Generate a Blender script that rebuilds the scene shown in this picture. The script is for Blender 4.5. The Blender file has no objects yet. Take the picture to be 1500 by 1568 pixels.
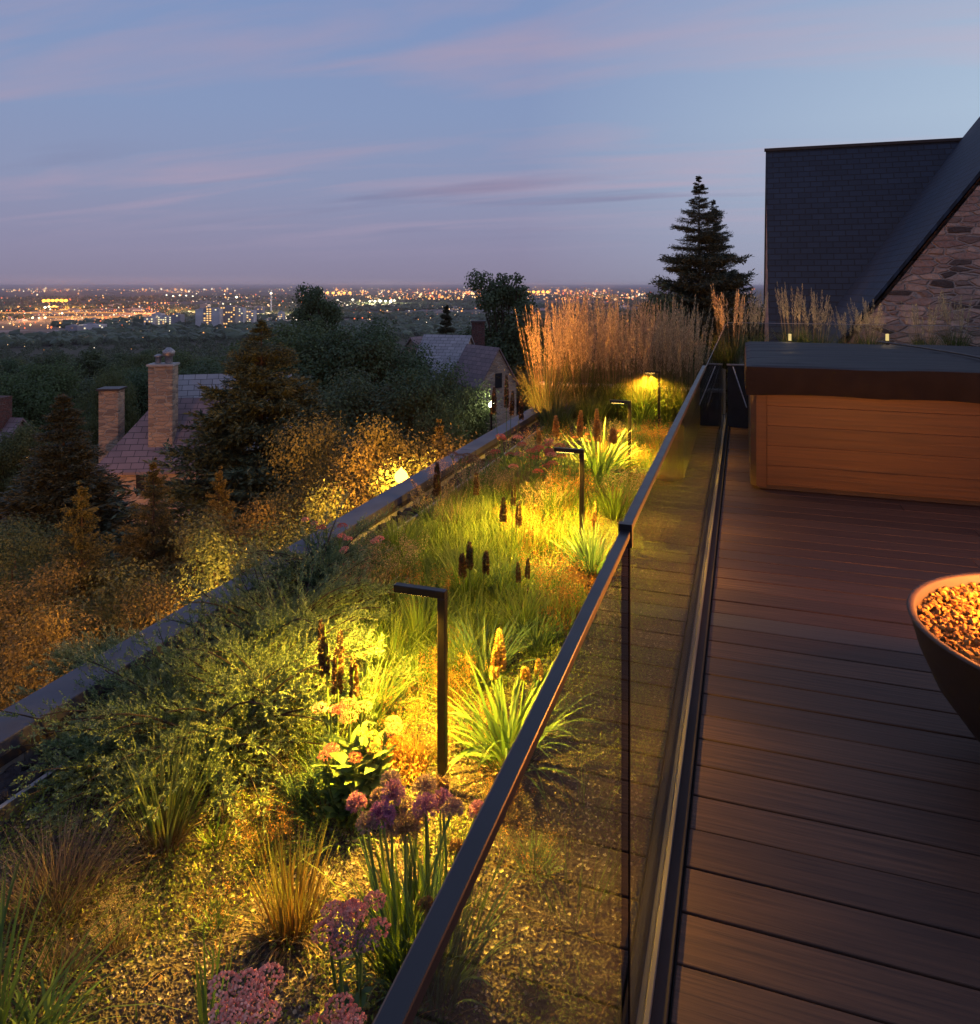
import bpy, math
import numpy as np
from mathutils import Vector, Matrix

C = bpy.context.scene.collection
SC = bpy.context.scene
rad = math.radians

# ------------------------------------------------------------------ camera
F_PX = 1143.0
TH = math.atan(388.0 / 1143.0)
CAM = np.array([0.0, 0.0, 1.5])
FW = np.array([-math.sin(TH), math.cos(TH), 0.0])
RT = np.array([math.cos(TH), math.sin(TH), 0.0])
cam_d = bpy.data.cameras.new('camera')
cam = bpy.data.objects.new('camera', cam_d)
C.objects.link(cam)
cam.location = CAM
cam.rotation_euler = (rad(90), 0, TH)
cam_d.sensor_fit = 'HORIZONTAL'
cam_d.sensor_width = 36
cam_d.lens = 36 * F_PX / 1500
cam_d.shift_y = -(784 - 438) / 1500
cam_d.clip_start = 0.05
cam_d.clip_end = 200000
SC.camera = cam

# ------------------------------------------------------------------ world
def lin(r, g, b):
    f = lambda c: (c / 255 / 12.92) if c / 255 <= .04045 else ((c / 255 + .055) / 1.055) ** 2.4
    return (f(r), f(g), f(b), 1.0)

W = bpy.data.worlds.new('World'); SC.world = W; W.use_nodes = True
nt = W.node_tree; N = nt.nodes; L = nt.links
for n in list(N): N.remove(n)
def wn(t, **k):
    n = N.new(t)
    for a, b in k.items(): setattr(n, a, b)
    return n
def wmath(op, a, b=None, clamp=False):
    n = wn('ShaderNodeMath', operation=op, use_clamp=clamp)
    for i, v in enumerate((a, b)):
        if v is None: continue
        if isinstance(v, (int, float)): n.inputs[i].default_value = v
        else: L.new(v, n.inputs[i])
    return n.outputs[0]
def wmix(f, a, b, mode='MIX'):
    n = wn('ShaderNodeMix', data_type='RGBA', blend_type=mode)
    for i, v in ((0, f), (6, a), (7, b)):
        if isinstance(v, (int, float, tuple)): n.inputs[i].default_value = v
        else: L.new(v, n.inputs[i])
    return n.outputs[2]
tc = wn('ShaderNodeTexCoord'); sep = wn('ShaderNodeSeparateXYZ'); L.new(tc.outputs['Generated'], sep.inputs[0])
sx, sy, sz = sep.outputs
ramp = wn('ShaderNodeValToRGB'); cr = ramp.color_ramp
stops = [(0.0, lin(142, 134, 158)), (0.05, lin(146, 143, 172)), (0.13, lin(144, 153, 186)), (0.22, lin(138, 156, 194)), (0.34, lin(132, 153, 196)), (1.0, lin(122, 142, 186))]
cr.elements[0].position, cr.elements[0].color = stops[0]
cr.elements[1].position, cr.elements[1].color = stops[-1]
for p_, c_ in stops[1:-1]:
    e = cr.elements.new(p_); e.color = c_
L.new(sz, ramp.inputs[0])
# the afterglow side of the sky (towards +X / +Y) is lighter
glowd = wmath('ADD', wmath('MULTIPLY', sx, .80), wmath('MULTIPLY', sy, .60))
gl = wmath('MULTIPLY', wmath('SUBTRACT', glowd, .35), 1.9, True)
gl = wmath('MULTIPLY', gl, wmath('SUBTRACT', 1.0, wmath('MULTIPLY', wmath('ABSOLUTE', wmath('SUBTRACT', sz, .2)), 2.2), True))
base = wmix(wmath('MULTIPLY', gl, .8), ramp.outputs[0], lin(192, 214, 232))
# thin streaks of cloud, laid out on a flat layer overhead
den = wmath('ADD', wmath('MAXIMUM', sz, 0.0), .09)
cmb = wn('ShaderNodeCombineXYZ')
L.new(wmath('DIVIDE', sx, den), cmb.inputs[0]); L.new(wmath('DIVIDE', sy, den), cmb.inputs[1])
mp = wn('ShaderNodeMapping'); mp.inputs['Rotation'].default_value = (0, 0, rad(14)); mp.inputs['Scale'].default_value = (.42, 1.6, 1)
mp.inputs['Location'].default_value = (.7, 3.3, 0)
L.new(cmb.outputs[0], mp.inputs[0])
no = wn('ShaderNodeTexNoise'); no.inputs['Scale'].default_value = 1.0; no.inputs['Detail'].default_value = 7; no.inputs['Roughness'].default_value = .55; no.inputs['Distortion'].default_value = .5
L.new(mp.outputs[0], no.inputs['Vector'])
cl = wmath('MULTIPLY', wmath('SUBTRACT', no.outputs['Fac'], .47), 4.4, True)
cl = wmath('MULTIPLY', cl, wmath('MULTIPLY', wmath('SUBTRACT', sz, .03), 12.0, True))
cloudcol = wmix(gl, lin(176, 160, 184), lin(208, 192, 208))
colr = wmix(wmath('MULTIPLY', cl, .68), base, cloudcol)
# darker mauve bars low over the horizon
mp2 = wn('ShaderNodeMapping'); mp2.inputs['Scale'].default_value = (.12, .55, 1); mp2.inputs['Rotation'].default_value = (0, 0, rad(22)); mp2.inputs['Location'].default_value = (5.2, 1.1, 0)
L.new(cmb.outputs[0], mp2.inputs[0])
no2 = wn('ShaderNodeTexNoise'); no2.inputs['Scale'].default_value = 2.6; no2.inputs['Detail'].default_value = 6
L.new(mp2.outputs[0], no2.inputs['Vector'])
c2 = wmath('MULTIPLY', wmath('SUBTRACT', no2.outputs['Fac'], .53), 6.0, True)
band = wmath('SUBTRACT', 1.0, wmath('MULTIPLY', wmath('ABSOLUTE', wmath('SUBTRACT', sz, .115)), 16.0), True)
colr = wmix(wmath('MULTIPLY', wmath('MULTIPLY', c2, band), .6), colr, lin(112, 108, 144))
sky = wn('ShaderNodeTexSky', sky_type='NISHITA', sun_disc=False)
sky.sun_elevation = rad(-3); sky.sun_rotation = rad(70)
skyc = wmix(1.0, sky.outputs[0], (.10, .10, .10, 1), 'MULTIPLY')
colr = wmix(.05, colr, skyc)
bg = wn('ShaderNodeBackground'); L.new(colr, bg.inputs[0]); bg.inputs[1].default_value = 1.0
wo = wn('ShaderNodeOutputWorld'); L.new(bg.outputs[0], wo.inputs[0])

# afterglow: the sun itself is just under the horizon, a very weak wide source on the bright side
sd = bpy.data.lights.new('sun', 'SUN'); sd.energy = 0.28; sd.angle = rad(60); sd.color = (1, .82, .8)
so = bpy.data.objects.new('sun', sd); C.objects.link(so)
so.rotation_euler = Vector((-.75, -.60, -.22)).to_track_quat('-Z', 'Y').to_euler()

SC.view_settings.view_transform = 'Standard'; SC.view_settings.look = 'None'
SC.view_settings.exposure = 0; SC.view_settings.gamma = 1
SC.cycles.max_bounces = 6; SC.cycles.transparent_max_bounces = 16
SC.cycles.sample_clamp_indirect = 3
SC.cycles.caustics_reflective = False; SC.cycles.caustics_refractive = False

# ------------------------------------------------------------------ placement helpers
def at(x, y, d):
    """world point seen at photo pixel (x, y), d metres in front of the camera"""
    return CAM + FW * d + RT * ((x - 750) / F_PX * d) + np.array([0, 0, -(y - 438) / F_PX * d])
def ground(x, y, h):
    """point on the level h metres below the eye that is seen at the pixel"""
    return at(x, y, F_PX * h / (y - 438))
BED = -0.10

# ------------------------------------------------------------------ mesh builder
def nz(v):
    return v / np.maximum(np.linalg.norm(v, axis=-1, keepdims=True), 1e-9)
class MB:
    def __init__(s): s.V = []; s.Q = []; s.n = 0; s.Cc = []; s.M = []; s.mi = 0; s.S = []
    def add(s, V, faces, col=None, smooth=False):
        V = np.asarray(V, float).reshape(-1, 3)
        if isinstance(faces, np.ndarray) and faces.size:
            s.Q.append(faces.astype(np.int64) + s.n); k = len(faces)
            s.M.append(np.full(k, s.mi)); s.S.append(np.full(k, smooth))
        else:
            for fc in faces:
                s.Q.append(np.array([fc], np.int64) + s.n); s.M.append(np.array([s.mi])); s.S.append(np.array([smooth]))
        s.V.append(V); s.n += len(V)
        if col is None: col = np.tile([.5, .5, .5, 1.0], (len(V), 1))
        s.Cc.append(col)
    def box(s, a, b, M=None):
        x0, y0, z0 = a; x1, y1, z1 = b
        V = np.array([(x0, y0, z0), (x1, y0, z0), (x1, y1, z0), (x0, y1, z0), (x0, y0, z1), (x1, y0, z1), (x1, y1, z1), (x0, y1, z1)], float)
        if M is not None: V = V @ np.array(M)[:3, :3].T + np.array(M)[:3, 3]
        s.add(V, np.array([(0, 3, 2, 1), (4, 5, 6, 7), (0, 1, 5, 4), (1, 2, 6, 5), (2, 3, 7, 6), (3, 0, 4, 7)]))
    def build(s, name, mats, parent=None, link=True):
        me = bpy.data.meshes.new(name)
        V = np.concatenate(s.V); me.vertices.add(len(V)); me.vertices.foreach_set('co', V.ravel())
        loops = np.concatenate([q.ravel() for q in s.Q])
        sizes = np.concatenate([np.full(len(q), q.shape[1]) for q in s.Q])
        me.loops.add(len(loops)); me.loops.foreach_set('vertex_index', loops)
        me.polygons.add(len(sizes)); me.polygons.foreach_set('loop_start', np.concatenate([[0], np.cumsum(sizes)[:-1]]))
        me.polygons.foreach_set('material_index', np.concatenate(s.M).astype(np.int32))
        me.polygons.foreach_set('use_smooth', np.concatenate(s.S).astype(bool))
        ca = me.color_attributes.new('Col', 'FLOAT_COLOR', 'POINT')
        ca.data.foreach_set('color', np.concatenate(s.Cc).ravel())
        me.update(calc_edges=True); me.validate()
        if not isinstance(mats, (list, tuple)): mats = [mats]
        for m in mats: me.materials.append(m)
        o = bpy.data.objects.new(name, me)
        if link: C.objects.link(o)
        if parent: o.parent = parent
        return o

def cols(rng, n, k, t=None):
    """k vertices for each of n pieces: R a random per piece, G the position along it"""
    c = np.ones((n, k, 4)); c[:, :, 0] = rng.random((n, 1)); c[:, :, 2] = rng.random((n, 1))
    c[:, :, 1] = .5 if t is None else t
    return c.reshape(-1, 4)
def diamonds(m, rng, P, D, Ln, Wd, t=None, nrm=None):
    n = len(P); Ln = np.broadcast_to(np.asarray(Ln, float).reshape(-1, 1) if np.ndim(Ln) else Ln, (n, 1)); Wd = np.broadcast_to(np.asarray(Wd, float).reshape(-1, 1) if np.ndim(Wd) else Wd, (n, 1))
    D = nz(D); S = nz(np.cross(D, rng.normal(size=(n, 3)) if nrm is None else nrm))
    V = np.stack([P, P + D * Ln * .45 + S * Wd / 2, P + D * Ln, P + D * Ln * .45 - S * Wd / 2], 1)
    tt = np.full((n, 4), .5) if t is None else np.repeat(np.asarray(t).reshape(n, 1), 4, 1)
    m.add(V.reshape(-1, 3), np.arange(n * 4).reshape(n, 4), cols(rng, n, 4, tt))
def strips(m, rng, paths, side, wid):
    """paths n,K,3; side n,3; wid n,K: flat tapering blades"""
    n, K, _ = paths.shape
    S = side[:, None, :] * wid[:, :, None] / 2
    V = np.stack([paths - S, paths + S], 2).reshape(n, K * 2, 3)
    f = np.array([(2 * k, 2 * k + 1, 2 * k + 3, 2 * k + 2) for k in range(K - 1)])
    F = (np.arange(n)[:, None, None] * (2 * K) + f[None]).reshape(-1, 4)
    t = np.repeat(np.linspace(0, 1, K), 2)[None].repeat(n, 0)
    m.add(V.reshape(-1, 3), F, cols(rng, n, 2 * K, t))
def tubes(m, rng, paths, radii, sides=4, smooth=True):
    n, K, _ = paths.shape
    T = np.gradient(paths, axis=1); T = nz(T)
    ref = np.where(np.abs(T[..., 2:3]) > .9, np.array([1.0, 0, 0]), np.array([0, 0, 1.0]))
    A = nz(np.cross(T, ref)); B = np.cross(T, A)
    a = np.linspace(0, 2 * np.pi, sides, endpoint=False)
    radii = np.broadcast_to(radii, (n, K))
    V = paths[:, :, None] + radii[:, :, None, None] * (A[:, :, None] * np.cos(a)[None, None, :, None] + B[:, :, None] * np.sin(a)[None, None, :, None])
    f = []
    for k in range(K - 1):
        for j in range(sides):
            j2 = (j + 1) % sides; f.append((k * sides + j, k * sides + j2, (k + 1) * sides + j2, (k + 1) * sides + j))
    F = (np.arange(n)[:, None, None] * (sides * K) + np.array(f)[None]).reshape(-1, 4)
    t = np.repeat(np.linspace(0, 1, K), sides)[None].repeat(n, 0)
    m.add(V.reshape(-1, 3), F, cols(rng, n, K * sides, t), smooth)
def arcs(rng, n, r, h, hv, lean, bend, K=6, out=1.0, c=(0, 0, 0), az=None):
    """curved paths that rise from a disc; lean and bend in radians. returns paths, azimuth unit"""
    a = rng.random(n) * 2 * np.pi if az is None else az
    rr = r * np.sqrt(rng.random(n)); b = np.stack([rr * np.cos(a), rr * np.sin(a), np.zeros(n)], 1)
    a2 = a + rng.normal(0, .5, n) * (2 - out)
    u = np.stack([np.cos(a2), np.sin(a2), np.zeros(n)], 1)
    Lg = h * (1 - hv * rng.random(n)); a0 = lean * (.15 + .85 * rr / max(r, 1e-6)) * rng.uniform(.5, 1.2, n); bd = bend * rng.uniform(.2, 1.3, n)
    P = np.zeros((n, K, 3)); P[:, 0] = b + np.array(c)
    for k in range(1, K):
        tt = (k - .5) / (K - 1); an = a0 + bd * tt ** 1.5
        P[:, k] = P[:, k - 1] + (Lg / (K - 1))[:, None] * (u * np.sin(an)[:, None] + np.array([0, 0, 1.0]) * np.cos(an)[:, None])
    return P, u
def blades(m, rng, n, r, h, w, hv=.4, lean=.5, bend=1.0, K=6, c=(0, 0, 0), out=1.0):
    P, u = arcs(rng, n, r, h, hv, lean, bend, K, out, c)
    s = nz(np.stack([-u[:, 1], u[:, 0], np.zeros(n)], 1) + rng.normal(0, .35, (n, 3)))
    t = np.linspace(0, 1, K); prof = np.minimum(1, .55 + 1.6 * t) * (1 - t ** 2.2) + .02
    strips(m, rng, P, s, w * rng.uniform(.6, 1.2, (n, 1)) * prof[None])
    return P
_ico = None
def ico():
    global _ico
    if _ico is None:
        p = (1 + 5 ** .5) / 2
        v = np.array([(-1, p, 0), (1, p, 0), (-1, -p, 0), (1, -p, 0), (0, -1, p), (0, 1, p), (0, -1, -p), (0, 1, -p), (p, 0, -1), (p, 0, 1), (-p, 0, -1), (-p, 0, 1)]) / math.hypot(1, p)
        f = np.array([(0, 11, 5), (0, 5, 1), (0, 1, 7), (0, 7, 10), (0, 10, 11), (1, 5, 9), (5, 11, 4), (11, 10, 2), (10, 7, 6), (7, 1, 8), (3, 9, 4), (3, 4, 2), (3, 2, 6), (3, 6, 8), (3, 8, 9), (4, 9, 5), (2, 4, 11), (6, 2, 10), (8, 6, 7), (9, 8, 1)])
        _ico = (v, f)
    return _ico
def stones(m, rng, P, R, squash=.7, jit=.25, smooth=False, t=None):
    v, f = ico(); n = len(P); R = np.broadcast_to(np.asarray(R, float), (n,))
    V = v[None] * (1 + rng.normal(0, jit, (n, 12, 1))) * rng.uniform(.7, 1.3, (n, 1, 3))
    V[..., 2] *= squash
    a = rng.random(n) * 6.28; ca, sa = np.cos(a)[:, None], np.sin(a)[:, None]
    X = V[..., 0] * ca - V[..., 1] * sa; Y = V[..., 0] * sa + V[..., 1] * ca
    V = np.stack([X, Y, V[..., 2]], -1) * R[:, None, None] + P[:, None]
    F = (np.arange(n)[:, None, None] * 12 + f[None]).reshape(-1, 3)
    tt = None if t is None else np.repeat(np.asarray(t).reshape(n, 1), 12, 1)
    m.add(V.reshape(-1, 3), F, cols(rng, n, 12, tt), smooth)
def octas(m, rng, P, R):
    v = np.array([(1, 0, 0), (-1, 0, 0), (0, 1, 0), (0, -1, 0), (0, 0, 1), (0, 0, -1)], float)
    f = np.array([(0, 2, 4), (2, 1, 4), (1, 3, 4), (3, 0, 4), (2, 0, 5), (1, 2, 5), (3, 1, 5), (0, 3, 5)])
    n = len(P); R = np.broadcast_to(np.asarray(R, float), (n,))
    V = v[None] * R[:, None, None] * (1 + rng.normal(0, .15, (n, 6, 1))) + P[:, None]
    m.add(V.reshape(-1, 3), (np.arange(n)[:, None, None] * 6 + f[None]).reshape(-1, 3), cols(rng, n, 6))
def lathe(m, prof, c=(0, 0), seg=48, smooth=True):
    prof = np.array(prof, float); K = len(prof); a = np.linspace(0, 2 * np.pi, seg, endpoint=False)
    V = np.stack([prof[:, None, 0] * np.cos(a) + c[0], prof[:, None, 0] * np.sin(a) + c[1], np.repeat(prof[:, 1:2], seg, 1)], -1).reshape(-1, 3)
    F = np.array([(k * seg + j, k * seg + (j + 1) % seg, (k + 1) * seg + (j + 1) % seg, (k + 1) * seg + j) for k in range(K - 1) for j in range(seg)])
    m.add(V, F, None, smooth)
def vnoise(x, y, s, seed):
    r = np.random.default_rng(seed).random((64, 64)); x = np.asarray(x) * s; y = np.asarray(y) * s
    xi = np.floor(x).astype(int); yi = np.floor(y).astype(int); fx = x - xi; fy = y - yi
    fx = fx * fx * (3 - 2 * fx); fy = fy * fy * (3 - 2 * fy); g = lambda i, j: r[i % 64, j % 64]
    return (g(xi, yi) * (1 - fx) + g(xi + 1, yi) * fx) * (1 - fy) + (g(xi, yi + 1) * (1 - fx) + g(xi + 1, yi + 1) * fx) * fy

# ------------------------------------------------------------------ materials
def newmat(name):
    m = bpy.data.materials.new(name); m.use_nodes = True
    t = m.node_tree; b = t.nodes['Principled BSDF']
    return m, t, b
def nd(t, ty, ins=None, **k):
    n = t.nodes.new(ty)
    for a, v in k.items(): setattr(n, a, v)
    for a, v in (ins or {}).items():
        if hasattr(v, 'is_output') or isinstance(v, bpy.types.NodeSocket): t.links.new(v, n.inputs[a])
        else: n.inputs[a].default_value = v
    return n
def mixc(t, f, a, b, mode='MIX'):
    return nd(t, 'ShaderNodeMix', {0: f, 6: a, 7: b}, data_type='RGBA', blend_type=mode).outputs[2]
def c4(c): return (c[0], c[1], c[2], 1)
def ramp_(t, fac, p0, p1):
    return nd(t, 'ShaderNodeMapRange', {0: fac, 1: p0, 2: p1}).outputs[0]
def leafmat(name, c1, c2, tip=None, base=None, trans=.3, rough=.55, tipp=.6, obj=0.0):
    m, t, b = newmat(name)
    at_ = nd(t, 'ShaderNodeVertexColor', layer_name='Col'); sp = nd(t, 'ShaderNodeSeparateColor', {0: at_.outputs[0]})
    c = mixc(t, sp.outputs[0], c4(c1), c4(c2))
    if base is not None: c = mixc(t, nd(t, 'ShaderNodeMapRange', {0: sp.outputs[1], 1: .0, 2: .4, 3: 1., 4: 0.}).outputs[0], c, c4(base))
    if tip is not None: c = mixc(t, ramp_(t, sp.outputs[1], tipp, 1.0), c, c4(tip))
    v = nd(t, 'ShaderNodeMapRange', {0: sp.outputs[2], 3: .65, 4: 1.3}).outputs[0]
    hsv = nd(t, 'ShaderNodeHueSaturation', {'Value': v, 'Color': c})
    if obj:
        oi = nd(t, 'ShaderNodeObjectInfo'); hsv.inputs['Hue'].default_value = .5
        t.links.new(nd(t, 'ShaderNodeMapRange', {0: oi.outputs['Random'], 3: .5 - obj, 4: .5 + obj}).outputs[0], hsv.inputs['Hue'])
    t.links.new(hsv.outputs[0], b.inputs['Base Color']); b.inputs['Roughness'].default_value = rough
    b.inputs['Specular IOR Level'].default_value = .3
    if trans:
        tr = nd(t, 'ShaderNodeBsdfTranslucent', {0: hsv.outputs[0]}); mx = nd(t, 'ShaderNodeMixShader', {0: trans, 1: b.outputs[0], 2: tr.outputs[0]})
        t.links.new(mx.outputs[0], t.nodes['Material Output'].inputs[0])
    return m
def plain(name, c, rough=.6, metal=0, c2=None, scale=8, bump=0.0, spec=.5):
    m, t, b = newmat(name)
    tcn = nd(t, 'ShaderNodeTexCoord'); no = nd(t, 'ShaderNodeTexNoise', {'Vector': tcn.outputs['Object'], 'Scale': scale, 'Detail': 6})
    t.links.new(mixc(t, ramp_(t, no.outputs[0], .3, .7), c4(c), c4(c2 if c2 is not None else [x * .7 for x in c])), b.inputs['Base Color'])
    b.inputs['Metallic'].default_value = metal; b.inputs['Specular IOR Level'].default_value = spec
    t.links.new(nd(t, 'ShaderNodeMapRange', {0: no.outputs[0], 3: rough * .8, 4: min(1, rough * 1.2)}).outputs[0], b.inputs['Roughness'])
    if bump:
        n2 = nd(t, 'ShaderNodeTexNoise', {'Vector': tcn.outputs['Object'], 'Scale': scale * 6, 'Detail': 4})
        t.links.new(nd(t, 'ShaderNodeBump', {'Height': n2.outputs[0], 'Strength': bump, 'Distance': .02}).outputs[0], b.inputs['Normal'])
    return m
def emit(name, c, s, sample=True):
    m, t, b = newmat(name); t.nodes.remove(b)
    e = nd(t, 'ShaderNodeEmission', {0: c4(c), 1: s}); t.links.new(e.outputs[0], t.nodes['Material Output'].inputs[0])
    if not sample: m.cycles.emission_sampling = 'NONE'
    return m
def stonemat(name, cs, mortar, scale=3.0, asp=2.2, bump=.8):
    m, t, b = newmat(name)
    g = nd(t, 'ShaderNodeTexCoord'); sp = nd(t, 'ShaderNodeSeparateXYZ', {0: g.outputs['Object']})
    mp = nd(t, 'ShaderNodeMapping', {0: g.outputs['Object'], 'Scale': (scale, scale, scale * asp)})
    wob = nd(t, 'ShaderNodeTexNoise', {'Vector': mp.outputs[0], 'Scale': 2.2, 'Detail': 3})
    vec = nd(t, 'ShaderNodeMix', {0: .13, 4: mp.outputs[0], 5: wob.outputs['Color']}, data_type='VECTOR').outputs[1]
    v1 = nd(t, 'ShaderNodeTexVoronoi', {'Vector': vec, 'Scale': 1.0, 'Randomness': .85})
    v2 = nd(t, 'ShaderNodeTexVoronoi', {'Vector': vec, 'Scale': 1.0, 'Randomness': .85}, feature='DISTANCE_TO_EDGE')
    rc = nd(t, 'ShaderNodeSeparateColor', {0: v1.outputs['Color']})
    c = mixc(t, rc.outputs[0], c4(cs[0]), c4(cs[1])); c = mixc(t, ramp_(t, rc.outputs[1], .6, .9), c, c4(cs[2]))
    no = nd(t, 'ShaderNodeTexNoise', {'Vector': g.outputs['Object'], 'Scale': 14, 'Detail': 6})
    c = mixc(t, .45, c, nd(t, 'ShaderNodeMix', {0: no.outputs[0], 6: (.35, .35, .35, 1), 7: (1.3, 1.3, 1.3, 1)}, data_type='RGBA').outputs[2], 'MULTIPLY')
    e = ramp_(t, v2.outputs['Distance'], .02, .09)
    c = mixc(t, e, c4(mortar), c)
    t.links.new(c, b.inputs['Base Color']); b.inputs['Roughness'].default_value = .9
    hh = nd(t, 'ShaderNodeMath', {0: e, 1: no.outputs[0]}, operation='ADD')
    t.links.new(nd(t, 'ShaderNodeBump', {'Height': hh.outputs[0], 'Strength': bump, 'Distance': .06}).outputs[0], b.inputs['Normal'])
    return m
def tilemat(name, c1, c2, joint, w=.3, h=.2, rough=.6, bump=.6, uv='UV', streak=None):
    """courses of slates; uses the UV map, in metres"""
    m, t, b = newmat(name)
    g = nd(t, 'ShaderNodeTexCoord')
    br = nd(t, 'ShaderNodeTexBrick', {'Vector': g.outputs[uv], 'Color1': c4(c1), 'Color2': c4(c2), 'Mortar': c4(joint), 'Scale': 1.0, 'Mortar Size': .012, 'Mortar Smooth': .1, 'Bias': 0., 'Brick Width': w, 'Row Height': h})
    no = nd(t, 'ShaderNodeTexNoise', {'Vector': g.outputs[uv], 'Scale': 1.3, 'Detail': 8})
    c = mixc(t, .6, br.outputs[0], nd(t, 'ShaderNodeMix', {0: no.outputs[0], 6: (.5, .5, .5, 1), 7: (1.5, 1.5, 1.5, 1)}, data_type='RGBA').outputs[2], 'MULTIPLY')
    t.links.new(c, b.inputs['Base Color']); b.inputs['Roughness'].default_value = rough
    sp = nd(t, 'ShaderNodeSeparateXYZ', {0: g.outputs[uv]})
    saw = nd(t, 'ShaderNodeMath', {0: nd(t, 'ShaderNodeMath', {0: sp.outputs[1], 1: h}, operation='DIVIDE').outputs[0]}, operation='FRACT')
    inv = nd(t, 'ShaderNodeMath', {0: 1.0, 1: saw.outputs[0]}, operation='SUBTRACT')
    hh = nd(t, 'ShaderNodeMath', {0: inv.outputs[0], 1: nd(t, 'ShaderNodeMath', {0: br.outputs['Fac'], 1: -.8}, operation='MULTIPLY').outputs[0]}, operation='ADD')
    t.links.new(nd(t, 'ShaderNodeBump', {'Height': hh.outputs[0], 'Strength': bump, 'Distance': .02}).outputs[0], b.inputs['Normal'])
    return m

M = {}
M['black_metal'] = plain('dark_bronze_metal', (.035, .028, .028), .38, .6, scale=30)
M['rail'] = plain('rail_aluminium', (.013, .010, .013), .38, .0, (.010, .008, .010), 14)
M['bright_metal'] = plain('worn_aluminium', (.42, .38, .38), .45, .7, (.22, .2, .2), 20)
M['coping'] = plain('coping_metal', (.10, .086, .10), .5, .1, (.07, .06, .075), 5, .05, spec=.4)
M['fascia'] = plain('dark_fascia', (.05, .036, .036), .5, .2, scale=6)
M['conc'] = plain('pale_concrete', (.42, .38, .35), .85, 0, (.28, .25, .24), 5, .2)
M['render'] = plain('grey_wall', (.14, .12, .12), .9, 0, (.1, .09, .09), 2, .2)
M['lava'] = plain('dark_lava_rock', (.028, .021, .026), .9, 0, (.06, .045, .05), 30, .5)
M['stone'] = stonemat('fieldstone', [(.62, .40, .30), (.34, .20, .16), (.10, .065, .055)], (.40, .29, .24), 3.7, 3.1)
M['stone2'] = stonemat('pale_stone_courses', [(.52, .36, .24), (.36, .24, .17), (.24, .17, .13)], (.42, .33, .26), 2.6, 3.0)
M['brick'] = stonemat('red_brick', [(.16, .06, .05), (.11, .045, .04), (.08, .04, .04)], (.15, .11, .1), 6, 3)
M['slate'] = tilemat('blue_black_slate', (.016, .031, .060), (.012, .023, .045), (.008, .013, .024), .26, .145, .8)
M['slate2'] = tilemat('grey_slate', (.36, .33, .34), (.27, .25, .26), (.05, .045, .05), .5, .28, .7)
M['slate3'] = tilemat('mauve_slate', (.24, .165, .17), (.17, .12, .13), (.03, .025, .03), .5, .28, .7)
M['window'] = plain('dark_window_glass', (.02, .02, .025), .1, 0)
M['bark'] = plain('bark', (.07, .045, .03), .9, 0, (.035, .024, .018), 12, .6)
M['lampglass'] = emit('warm_led', (1, .62, .16), 14)
M['soil'] = None

# foliage
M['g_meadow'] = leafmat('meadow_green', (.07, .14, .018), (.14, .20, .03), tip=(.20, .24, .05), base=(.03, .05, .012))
M['g_daylily'] = leafmat('strap_leaf_green', (.07, .14, .03), (.13, .20, .05), tip=(.22, .2, .07), tipp=.8)
M['g_blue'] = leafmat('blue_green_leaf', (.06, .12, .05), (.10, .16, .07))
M['g_sedum'] = leafmat('fleshy_pale_leaf', (.13, .22, .05), (.20, .28, .08), trans=.35)
M['g_jun'] = leafmat('juniper_needles', (.09, .14, .055), (.18, .24, .095), tip=(.25, .31, .14), tipp=.55, trans=.15)
M['dry'] = leafmat('dry_grass', (.16, .10, .06), (.24, .17, .09), base=(.07, .04, .03), tip=(.3, .24, .15))
M['dry_or'] = leafmat('orange_green_grass', (.14, .13, .03), (.24, .12, .04), base=(.12, .045, .02), tip=(.14, .2, .04))
M['pink_gr'] = leafmat('green_grass_with_red_base', (.09, .15, .03), (.17, .19, .06), base=(.17, .06, .045), tip=(.2, .24, .08))
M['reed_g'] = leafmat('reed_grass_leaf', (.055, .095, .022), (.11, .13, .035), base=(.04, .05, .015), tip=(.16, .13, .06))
M['plume'] = leafmat('straw_plume', (.50, .37, .20), (.66, .52, .32), trans=.35)
M['stemdry'] = leafmat('straw_stem', (.26, .15, .07), (.34, .22, .11), base=(.10, .09, .03), trans=0)
M['stemg'] = leafmat('green_stem', (.08, .13, .03), (.10, .16, .04), trans=0)
M['spike'] = leafmat('brown_seed_spike', (.085, .045, .022), (.14, .08, .04), trans=.1)
M['spikegold'] = leafmat('golden_flower_spike', (.42, .22, .06), (.52, .32, .10), trans=.2)
M['allium'] = leafmat('purple_flower', (.20, .045, .16), (.34, .09, .24), tip=(.42, .17, .32), trans=.25)
M['alliumdry'] = leafmat('fading_purple_flower', (.22, .11, .14), (.33, .18, .18), tip=(.36, .24, .2), trans=.25)
M['alliumbr'] = leafmat('brown_flower', (.17, .09, .05), (.26, .15, .08), trans=.2)
M['sedumpink'] = leafmat('pink_flower', (.85, .22, .15), (.92, .50, .38), trans=.15)
M['sedumred'] = leafmat('red_flower', (.42, .07, .06), (.5, .14, .09), trans=.15)
M['sedumcor'] = leafmat('coral_flower', (.55, .16, .09), (.62, .24, .12), trans=.15)
M['sedumyel'] = leafmat('cream_flower', (.42, .32, .07), (.5, .36, .09), trans=.15)
M['sedumpur'] = leafmat('dusky_flower', (.66, .16, .12), (.80, .36, .26), trans=.15)
M['fluff'] = leafmat('beige_fluff', (.34, .23, .12), (.46, .33, .18), trans=.4)
M['orangepl'] = leafmat('orange_stonecrop', (.34, .13, .03), (.42, .22, .05), trans=.25)
M['moss'] = leafmat('stonecrop_mat', (.09, .135, .02), (.21, .24, .035), trans=.15)
M['decid'] = leafmat('tree_leaf', (.085, .12, .045), (.14, .175, .07), trans=.45, obj=.03)
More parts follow.
